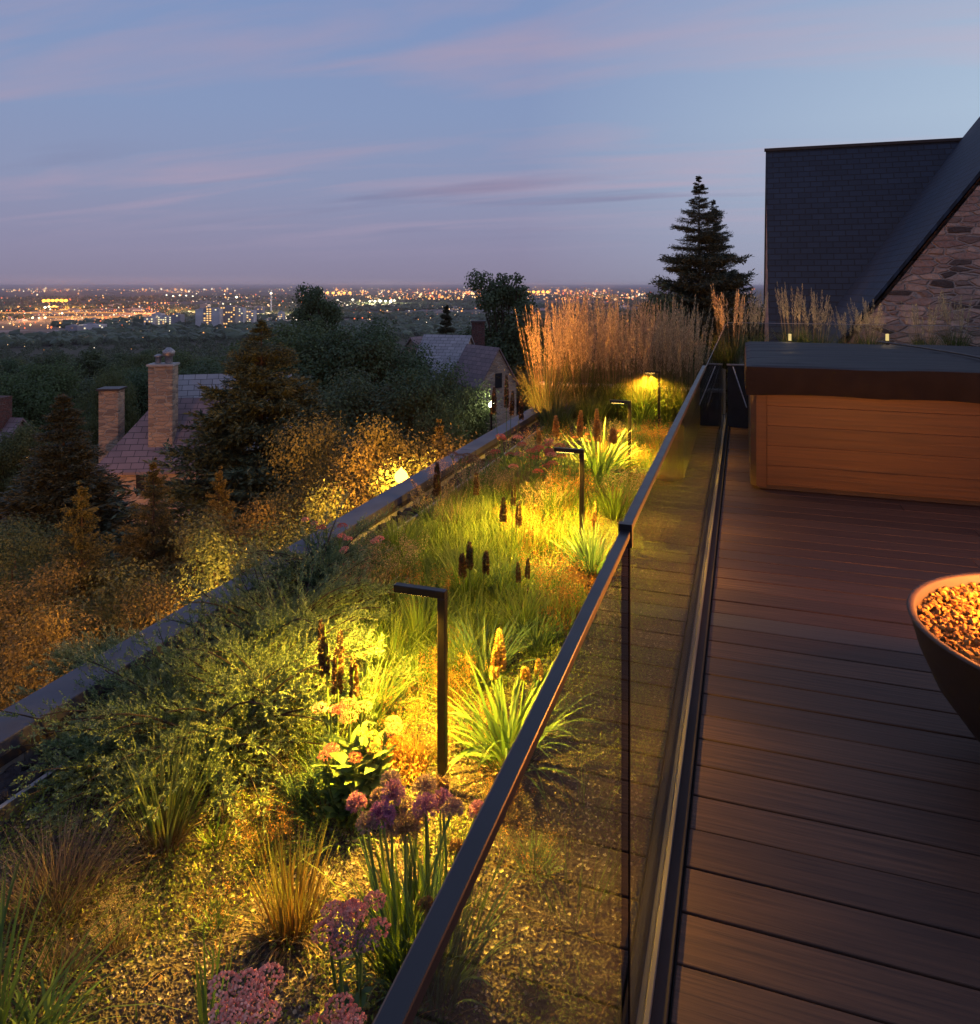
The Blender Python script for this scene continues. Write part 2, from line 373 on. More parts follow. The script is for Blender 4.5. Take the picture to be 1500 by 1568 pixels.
M['decid_br'] = leafmat('amber_leaf', (.13, .12, .045), (.19, .16, .06), trans=.5, obj=.02)
M['decid_dk'] = leafmat('dark_leaf', (.06, .09, .04), (.10, .135, .06), trans=.35, obj=.03)
M['conif'] = leafmat('spruce_needle', (.045, .052, .028), (.085, .085, .045), trans=.05)
M['conif_l'] = leafmat('green_spruce_needle', (.06, .08, .04), (.10, .12, .06), trans=.05)
M['forest'] = leafmat('far_leaf', (.06, .085, .045), (.12, .145, .075), trans=.2)

def deckmat():
    m, t, b = newmat('dark_hardwood')
    at_ = nd(t, 'ShaderNodeVertexColor', layer_name='Col'); sp = nd(t, 'ShaderNodeSeparateColor', {0: at_.outputs[0]})
    g = nd(t, 'ShaderNodeTexCoord')
    mp = nd(t, 'ShaderNodeMapping', {0: g.outputs['Object'], 'Scale': (1.6, 55, 1)})
    sh = nd(t, 'ShaderNodeCombineXYZ', {0: nd(t, 'ShaderNodeMath', {0: sp.outputs[0], 1: 37.}, operation='MULTIPLY').outputs[0]})
    vec = nd(t, 'ShaderNodeVectorMath', {0: mp.outputs[0], 1: sh.outputs[0]}, operation='ADD').outputs[0]
    gr = nd(t, 'ShaderNodeTexNoise', {'Vector': vec, 'Scale': 1.6, 'Detail': 8, 'Roughness': .65})
    gr2 = nd(t, 'ShaderNodeTexNoise', {'Vector': g.outputs['Object'], 'Scale': 1.1, 'Detail': 5})
    c = mixc(t, sp.outputs[0], (.125, .062, .040, 1), (.078, .040, .028, 1))
    c = mixc(t, ramp_(t, gr.outputs[0], .35, .7), c, (.038, .023, .021, 1))
    c = mixc(t, ramp_(t, sp.outputs[2], .95, 1.0), c, (.07, .055, .052, 1))
    c = mixc(t, nd(t, 'ShaderNodeMath', {0: ramp_(t, gr2.outputs[0], .45, .75), 1: .35}, operation='MULTIPLY').outputs[0], c, (.085, .052, .038, 1))
    t.links.new(c, b.inputs['Base Color'])
    t.links.new(nd(t, 'ShaderNodeMapRange', {0: gr.outputs[0], 3: .40, 4: .62}).outputs[0], b.inputs['Roughness'])
    b.inputs['Specular IOR Level'].default_value = .2
    t.links.new(nd(t, 'ShaderNodeBump', {'Height': gr.outputs[0], 'Strength': .5, 'Distance': .004}).outputs[0], b.inputs['Normal'])
    return m
M['deck'] = deckmat()
def cedar():
    m, t, b = newmat('cedar_panel')
    g = nd(t, 'ShaderNodeTexCoord')
    mp = nd(t, 'ShaderNodeMapping', {0: g.outputs['Object'], 'Scale': (.9, .9, 22)})
    gr = nd(t, 'ShaderNodeTexNoise', {'Vector': mp.outputs[0], 'Scale': 1.7, 'Detail': 8, 'Roughness': .62, 'Distortion': .6})
    at_ = nd(t, 'ShaderNodeVertexColor', layer_name='Col'); sp = nd(t, 'ShaderNodeSeparateColor', {0: at_.outputs[0]})
    c = mixc(t, sp.outputs[0], (.125, .050, .013, 1), (.10, .040, .011, 1))
    c = mixc(t, ramp_(t, gr.outputs[0], .40, .72), c, (.055, .023, .009, 1))
    t.links.new(c, b.inputs['Base Color']); b.inputs['Roughness'].default_value = .5
    t.links.new(nd(t, 'ShaderNodeBump', {'Height': gr.outputs[0], 'Strength': .4, 'Distance': .005}).outputs[0], b.inputs['Normal'])
    return m
M['cedar'] = cedar()
def vinyl():
    m, t, b = newmat('slate_grey_vinyl')
    g = nd(t, 'ShaderNodeTexCoord')
    n = nd(t, 'ShaderNodeTexNoise', {'Vector': g.outputs['Object'], 'Scale': 5, 'Detail': 5})
    w = nd(t, 'ShaderNodeTexNoise', {'Vector': nd(t, 'ShaderNodeMapping', {0: g.outputs['Object'], 'Scale': (.7, 4, 3)}).outputs[0], 'Scale': 2.2, 'Detail': 3})
    t.links.new(mixc(t, n.outputs[0], (.019, .017, .019, 1), (.03, .026, .029, 1)), b.inputs['Base Color'])
    b.inputs['Specular IOR Level'].default_value = .22
    b.inputs['Roughness'].default_value = .62
    t.links.new(nd(t, 'ShaderNodeBump', {'Height': w.outputs[0], 'Strength': .5, 'Distance': .05}).outputs[0], b.inputs['Normal'])
    return m
M['vinyl'] = vinyl()
def glassmat():
    m, t, b = newmat('clear_glass_pane'); t.nodes.remove(b)
    lw = nd(t, 'ShaderNodeLayerWeight', {0: .5})
    p5 = nd(t, 'ShaderNodeMath', {0: lw.outputs['Facing'], 1: 5.0}, operation='POWER')
    fr = nd(t, 'ShaderNodeMath', {0: nd(t, 'ShaderNodeMath', {0: p5.outputs[0], 1: .75}, operation='MULTIPLY').outputs[0], 1: .03}, operation='ADD')
    tr = nd(t, 'ShaderNodeBsdfTransparent', {0: (.93, .95, .93, 1)}); gl = nd(t, 'ShaderNodeBsdfGlossy', {0: (.95, .95, .95, 1), 'Roughness': .01})
    mx = nd(t, 'ShaderNodeMixShader', {0: fr.outputs[0], 1: tr.outputs[0], 2: gl.outputs[0]})
    t.links.new(mx.outputs[0], t.nodes['Material Output'].inputs[0]); return m
M['glass'] = glassmat()
def soilmat():
    m, t, b = newmat('gravelly_soil')
    g = nd(t, 'ShaderNodeTexCoord')
    v = nd(t, 'ShaderNodeTexVoronoi', {'Vector': g.outputs['Object'], 'Scale': 110}); rc = nd(t, 'ShaderNodeSeparateColor', {0: v.outputs['Color']})
    c = mixc(t, rc.outputs[0], (.022, .016, .014, 1), (.085, .058, .044, 1)); c = mixc(t, ramp_(t, rc.outputs[1], .88, .96), c, (.34, .27, .2, 1))
    n = nd(t, 'ShaderNodeTexNoise', {'Vector': g.outputs['Object'], 'Scale': 3.2, 'Detail': 5})
    n2 = nd(t, 'ShaderNodeTexNoise', {'Vector': g.outputs['Object'], 'Scale': 60, 'Detail': 3})
    moss = mixc(t, n2.outputs[0], (.045, .045, .012, 1), (.10, .08, .025, 1))
    c = mixc(t, nd(t, 'ShaderNodeMath', {0: ramp_(t, n.outputs[0], .45, .62), 1: .75}, operation='MULTIPLY').outputs[0], c, moss)
    t.links.new(c, b.inputs['Base Color']); b.inputs['Roughness'].default_value = .9
    t.links.new(nd(t, 'ShaderNodeBump', {'Height': v.outputs['Distance'], 'Strength': .9, 'Distance': .01}).outputs[0], b.inputs['Normal'])
    return m
M['soil'] = soilmat()
def terrmat():
    m, t, b = newmat('hillside_ground')
    g = nd(t, 'ShaderNodeTexCoord')
    n = nd(t, 'ShaderNodeTexNoise', {'Vector': g.outputs['Object'], 'Scale': .35, 'Detail': 10, 'Roughness': .65})
    c = mixc(t, ramp_(t, n.outputs[0], .35, .65), (.03, .035, .014, 1), (.09, .065, .032, 1))
    t.links.new(c, b.inputs['Base Color']); b.inputs['Roughness'].default_value = 1
    t.links.new(nd(t, 'ShaderNodeBump', {'Height': n.outputs[0], 'Strength': .6, 'Distance': .5}).outputs[0], b.inputs['Normal'])
    return m
M['terrain'] = terrmat()
def plainmat():
    m, t, b = newmat('suburban_plain')
    g = nd(t, 'ShaderNodeTexCoord')
    n = nd(t, 'ShaderNodeTexNoise', {'Vector': g.outputs['Object'], 'Scale': .004, 'Detail': 12, 'Roughness': .75})
    v = nd(t, 'ShaderNodeTexVoronoi', {'Vector': g.outputs['Object'], 'Scale': .012}); rc = nd(t, 'ShaderNodeSeparateColor', {0: v.outputs['Color']})
    c = mixc(t, ramp_(t, n.outputs[0], .4, .62), (.035, .038, .03, 1), (.13, .10, .085, 1))
    c = mixc(t, ramp_(t, rc.outputs[0], .8, .95), c, (.22, .18, .17, 1))
    t.links.new(c, b.inputs['Base Color']); b.inputs['Roughness'].default_value = 1
    return m
M['plain'] = plainmat()

# ------------------------------------------------------------------ object helpers
def tag(o, label=None, cat=None, group=None, kind=None):
    if label: o['label'] = label
    if cat: o['category'] = cat
    if group: o['group'] = group
    if kind: o['kind'] = kind
    return o
def empty(name, loc, label, cat, group=None, rz=0):
    o = bpy.data.objects.new(name, None); C.objects.link(o); o.location = tuple(loc); o.rotation_euler = (0, 0, rz)
    return tag(o, label, cat, group)
KIDS = {}
def part(m, name, mat, parent):
    o = m.build(name, mat, parent); KIDS.setdefault(parent.name, []).append(o); return o
def dup(root, loc, rz, sc, label, group=None):
    r = root.copy(); C.objects.link(r); r.location = tuple(loc); r.rotation_euler = (0, 0, rz); r.scale = (sc, sc, sc) if np.ndim(sc) == 0 else sc
    r['label'] = label
    if group: r['group'] = group
    for ch in KIDS.get(root.name, []):
        c = ch.copy(); C.objects.link(c); c.parent = r; KIDS.setdefault(r.name, []).append(c)
        for g in KIDS.get(ch.name, []):
            d = g.copy(); C.objects.link(d); d.parent = c
    return r
class Kind:
    """first placement moves the prototype itself; later ones copy it"""
    def __init__(s, root): s.root = root; s.used = False
    def put(s, loc, rz, sc, label, group=None):
        if not s.used:
            s.used = True; r = s.root; r.location = tuple(loc); r.rotation_euler = (0, 0, rz); r.scale = (sc, sc, sc) if np.ndim(sc) == 0 else sc
            r['label'] = label
            if group: r['group'] = group
            return r
        return dup(s.root, loc, rz, sc, label, group)
def setuv(o, fn):
    me = o.data; uv = me.uv_layers.new(name='UVMap')
    for p in me.polygons:
        n = np.array(p.normal); 
        for li in p.loop_indices:
            uv.data[li].uv = fn(np.array(me.vertices[me.loops[li].vertex_index].co), n)
    return o
def bevel(o, w, seg=2):
    b = o.modifiers.new('bevel', 'BEVEL'); b.width = w; b.segments = seg; b.limit_method = 'ANGLE'; return o

# ================================================================== SETTING: ground
def zt(r):
    return 1.5 + np.interp(r, [0, 6, 15, 31, 50, 100, 200, 500, 1000, 1400], [-7.6, -8.2, -9.0, -11.2, -14, -24, -36, -63, -86, -88])
m = MB(); rs = np.concatenate([[0.5], np.geomspace(2.5, 1400, 70)]); na = 120
aa = np.linspace(0, 2 * np.pi, na, endpoint=False)
RR, AA = np.meshgrid(rs, aa, indexing='ij'); X = RR * np.cos(AA); Y = RR * np.sin(AA)
Z = zt(RR) + (vnoise(X + 500, Y + 500, .06, 3) - .5) * np.minimum(RR * .05, 3)
K = len(rs)
m.add(np.stack([X, Y, Z], -1).reshape(-1, 3), np.array([(i * na + j, (i + 1) * na + j, (i + 1) * na + (j + 1) % na, i * na + (j + 1) % na) for i in range(K - 1) for j in range(na)]), None, True)
tag(m.build('hillside', M['terrain']), kind='structure')
m = MB(); rs2 = np.array([1250, 2000, 5000, 15000, 50000, 120000.]); 
V = np.stack([np.outer(rs2, np.cos(aa)), np.outer(rs2, np.sin(aa)), np.full((len(rs2), na), 1.5 - 87.0)], -1).reshape(-1, 3)
m.add(V, np.array([(i * na + j, (i + 1) * na + j, (i + 1) * na + (j + 1) % na, i * na + (j + 1) % na) for i in range(len(rs2) - 1) for j in range(na)]))
tag(m.build('plain', M['plain']), kind='structure')

# ------------------------------------------------------------------ deck
rng = np.random.default_rng(5)
m = MB(); pitch = .145; j = 0; y = -1.2
while y < 8.32:
    segs = [-.142]; xx = -.142
    offs = rng.uniform(.9, 3.4)
    while xx < 6.2:
        xx += offs if len(segs) == 1 else 2.9
        segs.append(min(xx, 6.2))
    for a, b in zip(segs[:-1], segs[1:]):
        zz = rng.normal(0, .0007)
        m.box((a + .0012, y + .003, -.03), (b - .0012, y + pitch - .004, zz))
        m.Cc[-1] = np.tile([rng.random(), .5, rng.random(), 1], (8, 1))
    y += pitch
deck = tag(m.build('deck', M['deck']), kind='structure'); bevel(deck, .003, 2)
m = MB(); m.box((-.25, -1.2, -.25), (6.2, 8.32, -.034)); tag(m.build('deck_underlay', M['fascia']), kind='structure')

# ------------------------------------------------------------------ planting bed
xs = np.arange(-2.085, -.235, .025); ys = np.arange(-.6, 9.06, .025)
XX, YY = np.meshgrid(xs, ys, indexing='ij')
def bedz(x, y):
    return BED + (vnoise(x + 9, y + 9, 2.2, 11) - .5) * .05 + (vnoise(x + 9, y + 9, 9, 12) - .5) * .018
m = MB(); nx, ny = XX.shape
m.add(np.stack([XX, YY, bedz(XX, YY)], -1).reshape(-1, 3), np.array([(i * ny + j, (i + 1) * ny + j, (i + 1) * ny + j + 1, i * ny + j + 1) for i in range(nx - 1) for j in range(ny - 1)]), None, True)
tag(m.build('planting_bed', M['soil']), kind='structure')
m = MB(); m.box((-2.25, -.6, -.4), (-.24, 9.06, -.17)); tag(m.build('planting_bed_base', M['fascia']), kind='structure')

rng = np.random.default_rng(21)
def cover_mask(x, y):
    return vnoise(x + 3, y + 3, 1.7, 31) * .6 + vnoise(x + 3, y + 3, 5, 32) * .4
# gravel
m = MB(); n = 52000; x = rng.uniform(-2.07, -.25, n); y = .9 + 8.0 * rng.random(n) ** 1.7
k = cover_mask(x, y) < .62 + rng.normal(0, .1, n); x, y = x[k], y[k]
octas(m, rng, np.stack([x, y, bedz(x, y) + .002], 1), rng.uniform(.0022, .0058, len(x)))
def gravelmat():
    mt, t, b = newmat('mixed_gravel'); at_ = nd(t, 'ShaderNodeVertexColor', layer_name='Col'); sp = nd(t, 'ShaderNodeSeparateColor', {0: at_.outputs[0]})
    c = mixc(t, sp.outputs[0], (.022, .015, .013, 1), (.12, .078, .055, 1)); c = mixc(t, ramp_(t, sp.outputs[2], .90, .95), c, (.48, .38, .3, 1))
    t.links.new(c, b.inputs['Base Color']); b.inputs['Roughness'].default_value = .8; return mt
tag(m.build('gravel', gravelmat()), 'fine brown and white gravel between the low plants of the bed', 'gravel', kind='stuff')
# creeping ground cover
m = MB(); n = 230000; x = rng.uniform(-2.07, -.25, n); y = .9 + 8.1 * rng.random(n) ** 1.5
k = cover_mask(x, y) > .36 + .19 * np.clip((2.1 - y) / .5, 0, 1) + rng.normal(0, .06, n); x, y = x[k], y[k]; n = len(x)
hh = np.clip(cover_mask(x, y) - .4, 0, 1) * .20
P = np.stack([x, y, bedz(x, y) + hh * rng.random(n)], 1)
diamonds(m, rng, P, rng.normal(size=(n, 3)) * [1, 1, .5] + [0, 0, .7], rng.uniform(.006, .015, n), rng.uniform(.003, .007, n))
tag(m.build('ground_cover', M['moss']), 'yellow green creeping stonecrop matted over the bed', 'ground cover', kind='stuff')
# orange stonecrop mats
m = MB()
for (px, py, r_) in ((878, 900, .18), (900, 880, .16), (845, 830, .2), (975, 700, .25), (1000, 672, .3), (930, 760, .2), (690, 985, .10), (600, 1175, .12), (990, 740, .2), (835, 960, .13), (820, 800, .15)):
    c = ground(px, py, 1.6); n = 1600; a = rng.random(n) * 6.28; rr = r_ * rng.random(n) ** .6
    x = c[0] + rr * np.cos(a); y = c[1] + rr * np.sin(a); k = (x < -.26) & (x > -2.05); x, y, rr = x[k], y[k], rr[k]; n = len(x)
    P = np.stack([x, y, bedz(x, y) + .06 * rng.random(n) * (1 - (rr / r_) ** 2) + .005], 1)
    diamonds(m, rng, P, rng.normal(size=(n, 3)) + [0, 0, 1], rng.uniform(.01, .022, n), rng.uniform(.005, .010, n))
tag(m.build('stonecrop', M['orangepl']), 'orange stonecrop glowing under the path lights', 'ground cover', kind='stuff')

# litter
m = MB(); n = 5200; x = rng.uniform(-2.07, -.25, n); y = .9 + 6.0 * rng.random(n) ** 1.6
P = np.stack([x, y, bedz(x, y) + .006 * rng.random(n) + .003], 1); diamonds(m, rng, P, rng.normal(size=(n, 3)) * [1, 1, .18], rng.uniform(.010, .032, n), rng.uniform(.003, .011, n))
n = 1500; x = rng.uniform(-2.07, -.25, n); y = .9 + 5.0 * rng.random(n) ** 1.6; Dn = nz(rng.normal(size=(n, 3)) * [1, 1, .12]); q = np.linspace(0, 1, 5); bnd = rng.normal(0, .02, (n, 3)) * [1, 1, .4]
Pp = np.stack([x, y, bedz(x, y) + .008], 1)[:, None] + Dn[:, None] * (rng.uniform(.04, .14, (n, 1)) * q)[..., None] + bnd[:, None] * (q * (1 - q) * 4)[None, :, None]
strips(m, rng, Pp, nz(np.cross(Dn, [0, 0, 1.0]) + rng.normal(0, .4, (n, 3))), np.full((n, 5), .0025) * rng.uniform(.5, 1.4, (n, 1)))
tag(m.build('litter', leafmat('dead_leaf', (.07, .035, .018), (.22, .13, .06), trans=.1)), 'dead leaves and broken straw lying on the gravel', 'leaf litter', kind='stuff')

# lava rock strip and metal edging
m = MB(); n = 2600; P = np.stack([rng.uniform(-2.24, -2.11, n), .3 + 8.7 * rng.random(n) ** 1.4, rng.uniform(-.14, -.06, n)], 1)
stones(m, rng, P, rng.uniform(.014, .034, n), .8, .22)
tag(m.build('rubble', M['lava']), 'dark lava rubble in the drainage strip along the parapet', 'rubble', kind='stuff')
m = MB(); m.box((-2.096, -.6, -.16), (-2.090, 9.04, -.055)); m.box((-2.102, -.6, -.055), (-2.086, 9.04, -.050))
tag(m.build('edging_strip', M['bright_metal']), 'thin metal edging between dark lava rubble and planted bed', 'garden edging')

# ------------------------------------------------------------------ parapet
pw = empty('parapet_wall', (0, 0, 0), 'long low parapet with grey metal coping beside the drop to the trees', 'parapet')
m = MB(); m.box((-2.385, -2.5, -8.5), (-2.262, 9.19, .0)); part(m, 'wall', M['render'], pw)
m = MB()
for a, b in ((-2.5, -.3), (-.3, 1.0), (1.0, 3.30), (3.30, 6.2), (6.2, 9.19)):
    m.box((-2.400, a + .004, .0), (-2.236, b - .004, .05))
cp = part(m, 'coping', M['coping'], pw); bevel(cp, .004, 2)
m = MB(); m.box((-2.239, -2.5, -.03), (-2.234, 9.04, .001)); m.box((-2.262, -2.5, -.012), (-2.239, 9.04, -.001)); part(m, 'fascia', M['fascia'], pw)
m = MB()
for k in range(8): m.box((-2.262, -2.5 + k * 1.45, -.16), (-2.254, -2.5 + k * 1.45 + 1.445, -.033))
part(m, 'flashing', M['conc'], pw)
ew = empty('end_wall', (0, 0, 0), 'pale capped ledge crossing the bed under the tall reed grass', 'low wall')
m = MB(); m.box((-2.40, 9.07, -8.5), (-.24, 9.19, .26)); part(m, 'wall', M['render'], ew)
m = MB(); m.box((-2.43, 9.045, .26), (-.22, 9.215, .29)); cp = part(m, 'coping', plain('pale_coping', (.5, .45, .47), .5, .2, (.4, .36, .38), 6), ew); bevel(cp, .004, 2)

# ------------------------------------------------------------------ glass balustrade
gb = empty('glass_balustrade', (-.197, 0, 0), 'frameless glass balustrade with slim dark top rail between bed and deck', 'balustrade')
def gp(m, y0, y1, top=1.052): m.box((-.006, y0, .0), (.006, y1, top))
seamY = ground(960, 810, .43)[1]
panes = [(-1.2, seamY - .006), (seamY + .006, 4.12), (4.13, 6.6), (6.61, 9.1)]
for a, b in panes:
    m = MB(); gp(m, a, b); part(m, 'glass_panel', M['glass'], gb)
m = MB(); m.box((-.0088, -1.2, 1.056), (.0088, seamY - .008, 1.070)); bevel(part(m, 'top_rail', M['rail'], gb), .002)
m = MB(); m.box((-.002, 4.13, 1.0525), (.002, 9.1, 1.054)); part(m, 'edge_strip', M['black_metal'], gb)
m = MB(); m.box((-.0095, seamY + .004, 1.062), (.0095, 4.12, 1.078)); bevel(part(m, 'top_rail', M['rail'], gb), .002)
m = MB(); m.box((-.012, seamY - .010, 1.040), (.012, seamY + .006, 1.081)); part(m, 'rail_joint', M['black_metal'], gb)
m = MB(); m.box((-.0072, seamY - .0055, .0), (.0072, seamY + .0055, 1.046)); part(m, 'seam_gasket', plain('black_gasket', (.003, .0025, .0025), 1, spec=.1), gb)
m = MB(); m.box((-.035, -1.2, -.12), (-.0065, 9.1, .022)); m.box((.0065, -1.2, -.12), (.050, 9.1, .012)); bevel(part(m, 'base_shoe', plain('bronze_shoe', (.03, .02, .019), .7, 0, (.026, .018, .017), 3, spec=.2), gb), .002)
m = MB(); m.box((.0065, -1.2, .013), (.0185, 9.1, .027)); bevel(part(m, 'glint_strip', plain('painted_sky_glint', (.14, .115, .105), .7, 0, (.12, .10, .09), 3, spec=.2), gb), .002)  # lighter strip stands in for the sky's reflection along the glass foot
# clear glass behind the hot tub
gb2 = empty('clear_glass_screen', (0, 9.1, 0), 'clear unframed glass screen across the reed planter behind the hot tub', 'balustrade')
for k in range(4):
    m = MB(); m.box((-.18 + k * 1.5, -.006, .60), (-.18 + k * 1.5 + 1.49, .006, 1.072)); part(m, 'glass_panel', M['glass'], gb2)
m = MB(); m.box((-.18, -.007, 1.0725), (5.82, .007, 1.077)); part(m, 'edge_strip', M['bright_metal'], gb2)

# ------------------------------------------------------------------ raised planter behind
pl = empty('raised_planter', (0, 0, 0), 'dark raised planter box with reed grass behind the hot tub', 'planter')
m = MB(); m.box((-.16, 8.335, -.2), (6.2, 8.375, .655)); m.box((-.16, 10.2, -.2), (6.2, 10.24, .655)); m.box((-.16, 8.375, -.2), (-.12, 10.2, .655)); m.box((6.16, 8.375, -.2), (6.2, 10.2, .655))
part(m, 'box', plain('dark_planter_board', (.03, .022, .022), .6, 0, scale=8), pl)
m = MB(); m.box((-.12, 8.375, .3), (6.16, 10.2, .60)); part(m, 'soil', M['soil'], pl)
m = MB(); m.box((-.17, 8.325, .655), (6.2, 8.385, .668)); bevel(part(m, 'rim', M['bright_metal'], pl), .002)

# ------------------------------------------------------------------ hot tub
ht = empty('hot_tub', (0, 0, 0), 'cedar sided hot tub under a closed dark grey cover', 'hot tub')
x0, x1, y0, y1 = .047, 2.45, 5.83, 8.18; ch = .085
rng = np.random.default_rng(8)
m = MB()
for k in range(5):
    za = .045 + k * .145
    m.box((x0 + ch + .03, y0, za), (x1 - .12, y0 + .03, za + .1432)); m.Cc[-1][:, 0] = rng.random()
    m.box((x0, y0 + ch + .03, za), (x0 + .03, y1 - .1, za + .1415)); m.Cc[-1][:, 0] = rng.random()
sp_ = part(m, 'side_panel', M['cedar'], ht); bevel(sp_, .0015)
m = MB()
V = np.array([(x0, y0 + ch + .028), (x0 + .004, y0 + ch * .5), (x0 + ch * .5, y0 - .004), (x0 + ch + .028, y0 - .006), (x0 + ch + .028, y0 + .05), (x0 + .05, y0 + ch + .028)])
VV = np.concatenate([np.c_[V, np.full(6, .03)], np.c_[V, np.full(6, .775)]])
m.add(VV, [(0, 1, 7, 6), (1, 2, 8, 7), (2, 3, 9, 8), (3, 4, 10, 9), (4, 5, 11, 10), (5, 0, 6, 11)]); m.add(VV[6:], [(0, 1, 2, 3, 4, 5)])
for v_ in m.Cc: v_[:, 0] = 1.0
part(m, 'corner_post', M['cedar'], ht)
m = MB(); m.box((x0 + .06, y0 + .05, .003), (x1 - .1, y1 - .05, .046)); part(m, 'base_pan', M['fascia'], ht)
m = MB(); m.box((x0 + .035, y0 + .035, .05), (x1 - .03, y1 - .03, .77)); part(m, 'shell', M['fascia'], ht)
# cover: crowned top with soft skirt
m = MB(); nx, ny = 60, 56
u = np.linspace(0, 1, nx); v = np.linspace(0, 1, ny); U, Vv = np.meshgrid(u, v, indexing='ij')
cx0, cx1, cy0, cy1 = .018, 2.50, 5.775, 8.21
Xc = cx0 + (cx1 - cx0) * U; Yc = cy0 + (cy1 - cy0) * Vv
edge = np.minimum(np.minimum(U, 1 - U) * (cx1 - cx0), np.minimum(Vv, 1 - Vv) * (cy1 - cy0))
Zc = .925 + .022 * np.minimum(edge / .9, 1) - .012 * (1 - np.minimum(edge / .05, 1)) ** 2 + (vnoise(Xc + 5, Yc + 5, 2.4, 41) - .5) * .012 + (vnoise(Xc * .5 + 5, Yc + 5, 7, 42) - .5) * .006
Zc -= .010 * np.exp(-((Yc - (y0 + y1) / 2) / .018) ** 2)
top = np.stack([Xc, Yc, Zc], -1)
m.add(top.reshape(-1, 3), np.array([(i * ny + j, (i + 1) * ny + j, (i + 1) * ny + j + 1, i * ny + j + 1) for i in range(nx - 1) for j in range(ny - 1)]), None, True)
part(m, 'cover', M['vinyl'], ht)
def skirt(m, line, out, drop, seed):
    rows = 7; n = len(line); G = []
    s = np.arange(n)
    dz = drop + (vnoise(s * .13 + seed, s * 0, 1, seed) - .5) * .018
    for r in range(rows):
        t = r / (rows - 1); fold = (vnoise(s * .55 + seed, np.full(n, t * 1.5), 1, seed + 1) - .5) * .022 * t
        G.append(line + np.outer(np.full(n, .006 * math.sin(t * 3)) + fold, out) - np.outer(dz * t, [0, 0, 1]))
    G = np.array(G); m.add(G.reshape(-1, 3), np.array([(r * n + k, (r + 1) * n + k, (r + 1) * n + k + 1, r * n + k + 1) for r in range(rows - 1) for k in range(n - 1)]), None, True)
m = MB()
skirt(m, top[:, 0], np.array([0, -1, 0]), .200 , 3); skirt(m, top[0, ::-1], np.array([-1, 0, 0]), .195, 13); skirt(m, top[-1, :], np.array([1, 0, 0]), .2, 23)
sk = part(m, 'cover_skirt', plain('brown_vinyl_skirt', (.014, .0085, .0065), .7, 0, (.010, .006, .005), 5, .15, spec=.2), ht)
m = MB(); 
for xx in (1.72, 1.80): m.box((xx - .012, cy0 - .010, .79), (xx + .012, cy0 - .004, .90))
m.box((1.708, cy0 - .011, .885), (1.812, cy0 - .003, .905)); part(m, 'cover_strap', M['fascia'], ht)
m = MB()
pth = np.array([[(1.25, 8.1, .957), (1.45, 7.4, .966), (1.62, 6.7, .968), (1.72, 6.2, .962), (1.76, 5.9, .952), (1.76, 5.77, .93), (1.76, 5.765, .90)]])
tubes(m, rng, pth, .009, 8); part(m, 'lifting_cord', M['fascia'], ht)

# two thin tubes drawn as pale diagonal lines in the gap by the tub
for (a, b, lab) in (((1101, 562), (1083, 622), 'slim grey line along the glass in the dark gap by the tub'), ((1122, 562), (1143, 624), 'slim grey line beside the tub corner in the dark gap')):
    p1 = at(a[0], a[1], 7.75); p2 = at(b[0], b[1], 6.6 if b[0] < 1100 else 7.2)
    m = MB(); tubes(m, rng, np.array([np.linspace(p1, p2, 4)]), .006, 8); tag(m.build('pale_line', M['bright_metal']), lab, 'metal bar', 'slim lines in the gap by the hot tub')

# ------------------------------------------------------------------ fire bowl
fb = empty('fire_bowl', (1.02, 2.68, 0), 'round dark metal fire bowl of glowing lava rock on the deck', 'fire bowl')
m = MB(); prof = [(.0, .002), (.17, .002), (.19, .01), (.262, .05), (.36, .13), (.440, .24), (.488, .35), (.510, .43), (.518, .448), (.520, .452), (.516, .456), (.500, .456), (.496, .450), (.487, .42), (.46, .36), (.0, .36)]
lathe(m, prof, seg=96); bw = part(m, 'bowl', plain('burnt_steel', (.045, .024, .015), .55, .1, (.03, .017, .011), 6), fb)
m = MB(); n = 4600; a = rng.random(n) * 6.28; rr = .485 * np.sqrt(rng.random(n)); P = np.stack([rr * np.cos(a), rr * np.sin(a), .412 + .02 * rng.random(n) + .022 * (1 - (rr / .48) ** 2)], 1)
stones(m, rng, P, rng.uniform(.005, .0125, n), .8, .24)
def embermat():
    mt, t, b = newmat('lava_pebbles'); at_ = nd(t, 'ShaderNodeVertexColor', layer_name='Col'); sp = nd(t, 'ShaderNodeSeparateColor', {0: at_.outputs[0]})
    t.links.new(mixc(t, sp.outputs[0], (.12, .06, .02, 1), (.42, .24, .07, 1)), b.inputs['Base Color']); b.inputs['Roughness'].default_value = .8; b.inputs['Specular IOR Level'].default_value = .15; return mt
o = part(m, 'lava_rock', embermat(), fb); o['kind'] = 'stuff'
m = MB()
for k in range(9):
    a = rng.random() * 6.28; r_ = .11 * math.sqrt(rng.random()); h = rng.uniform(.16, .42); b_ = np.array([r_ * math.cos(a), r_ * math.sin(a), .43])
    t = np.linspace(0, 1, 8); pth = b_ + np.stack([.02 * np.sin(t * 5 + a), .02 * np.cos(t * 4 + a), t * h], 1)
    tubes(m, rng, pth[None], (.026 * np.sin(np.pi * (t * .85 + .12)) * (1 - t ** 3) + .001)[None], 8)
part(m, 'flame', emit('flame', (1, .33, .04), 9), fb)
def plight(name, loc, power, col, size=.05, parent=None, spot=None, blend=.5):
    l = bpy.data.lights.new(name, 'SPOT' if spot else 'POINT'); l.energy = power; l.color = col; l.shadow_soft_size = size
    if spot: l.spot_size = spot; l.spot_blend = blend
    o = bpy.data.objects.new(name, l); C.objects.link(o); o.location = tuple(loc)
    if parent: o.parent = parent
    return o
plight('fire_light', (.12, .24, .665), 100, (1, .36, .08), .16, fb)
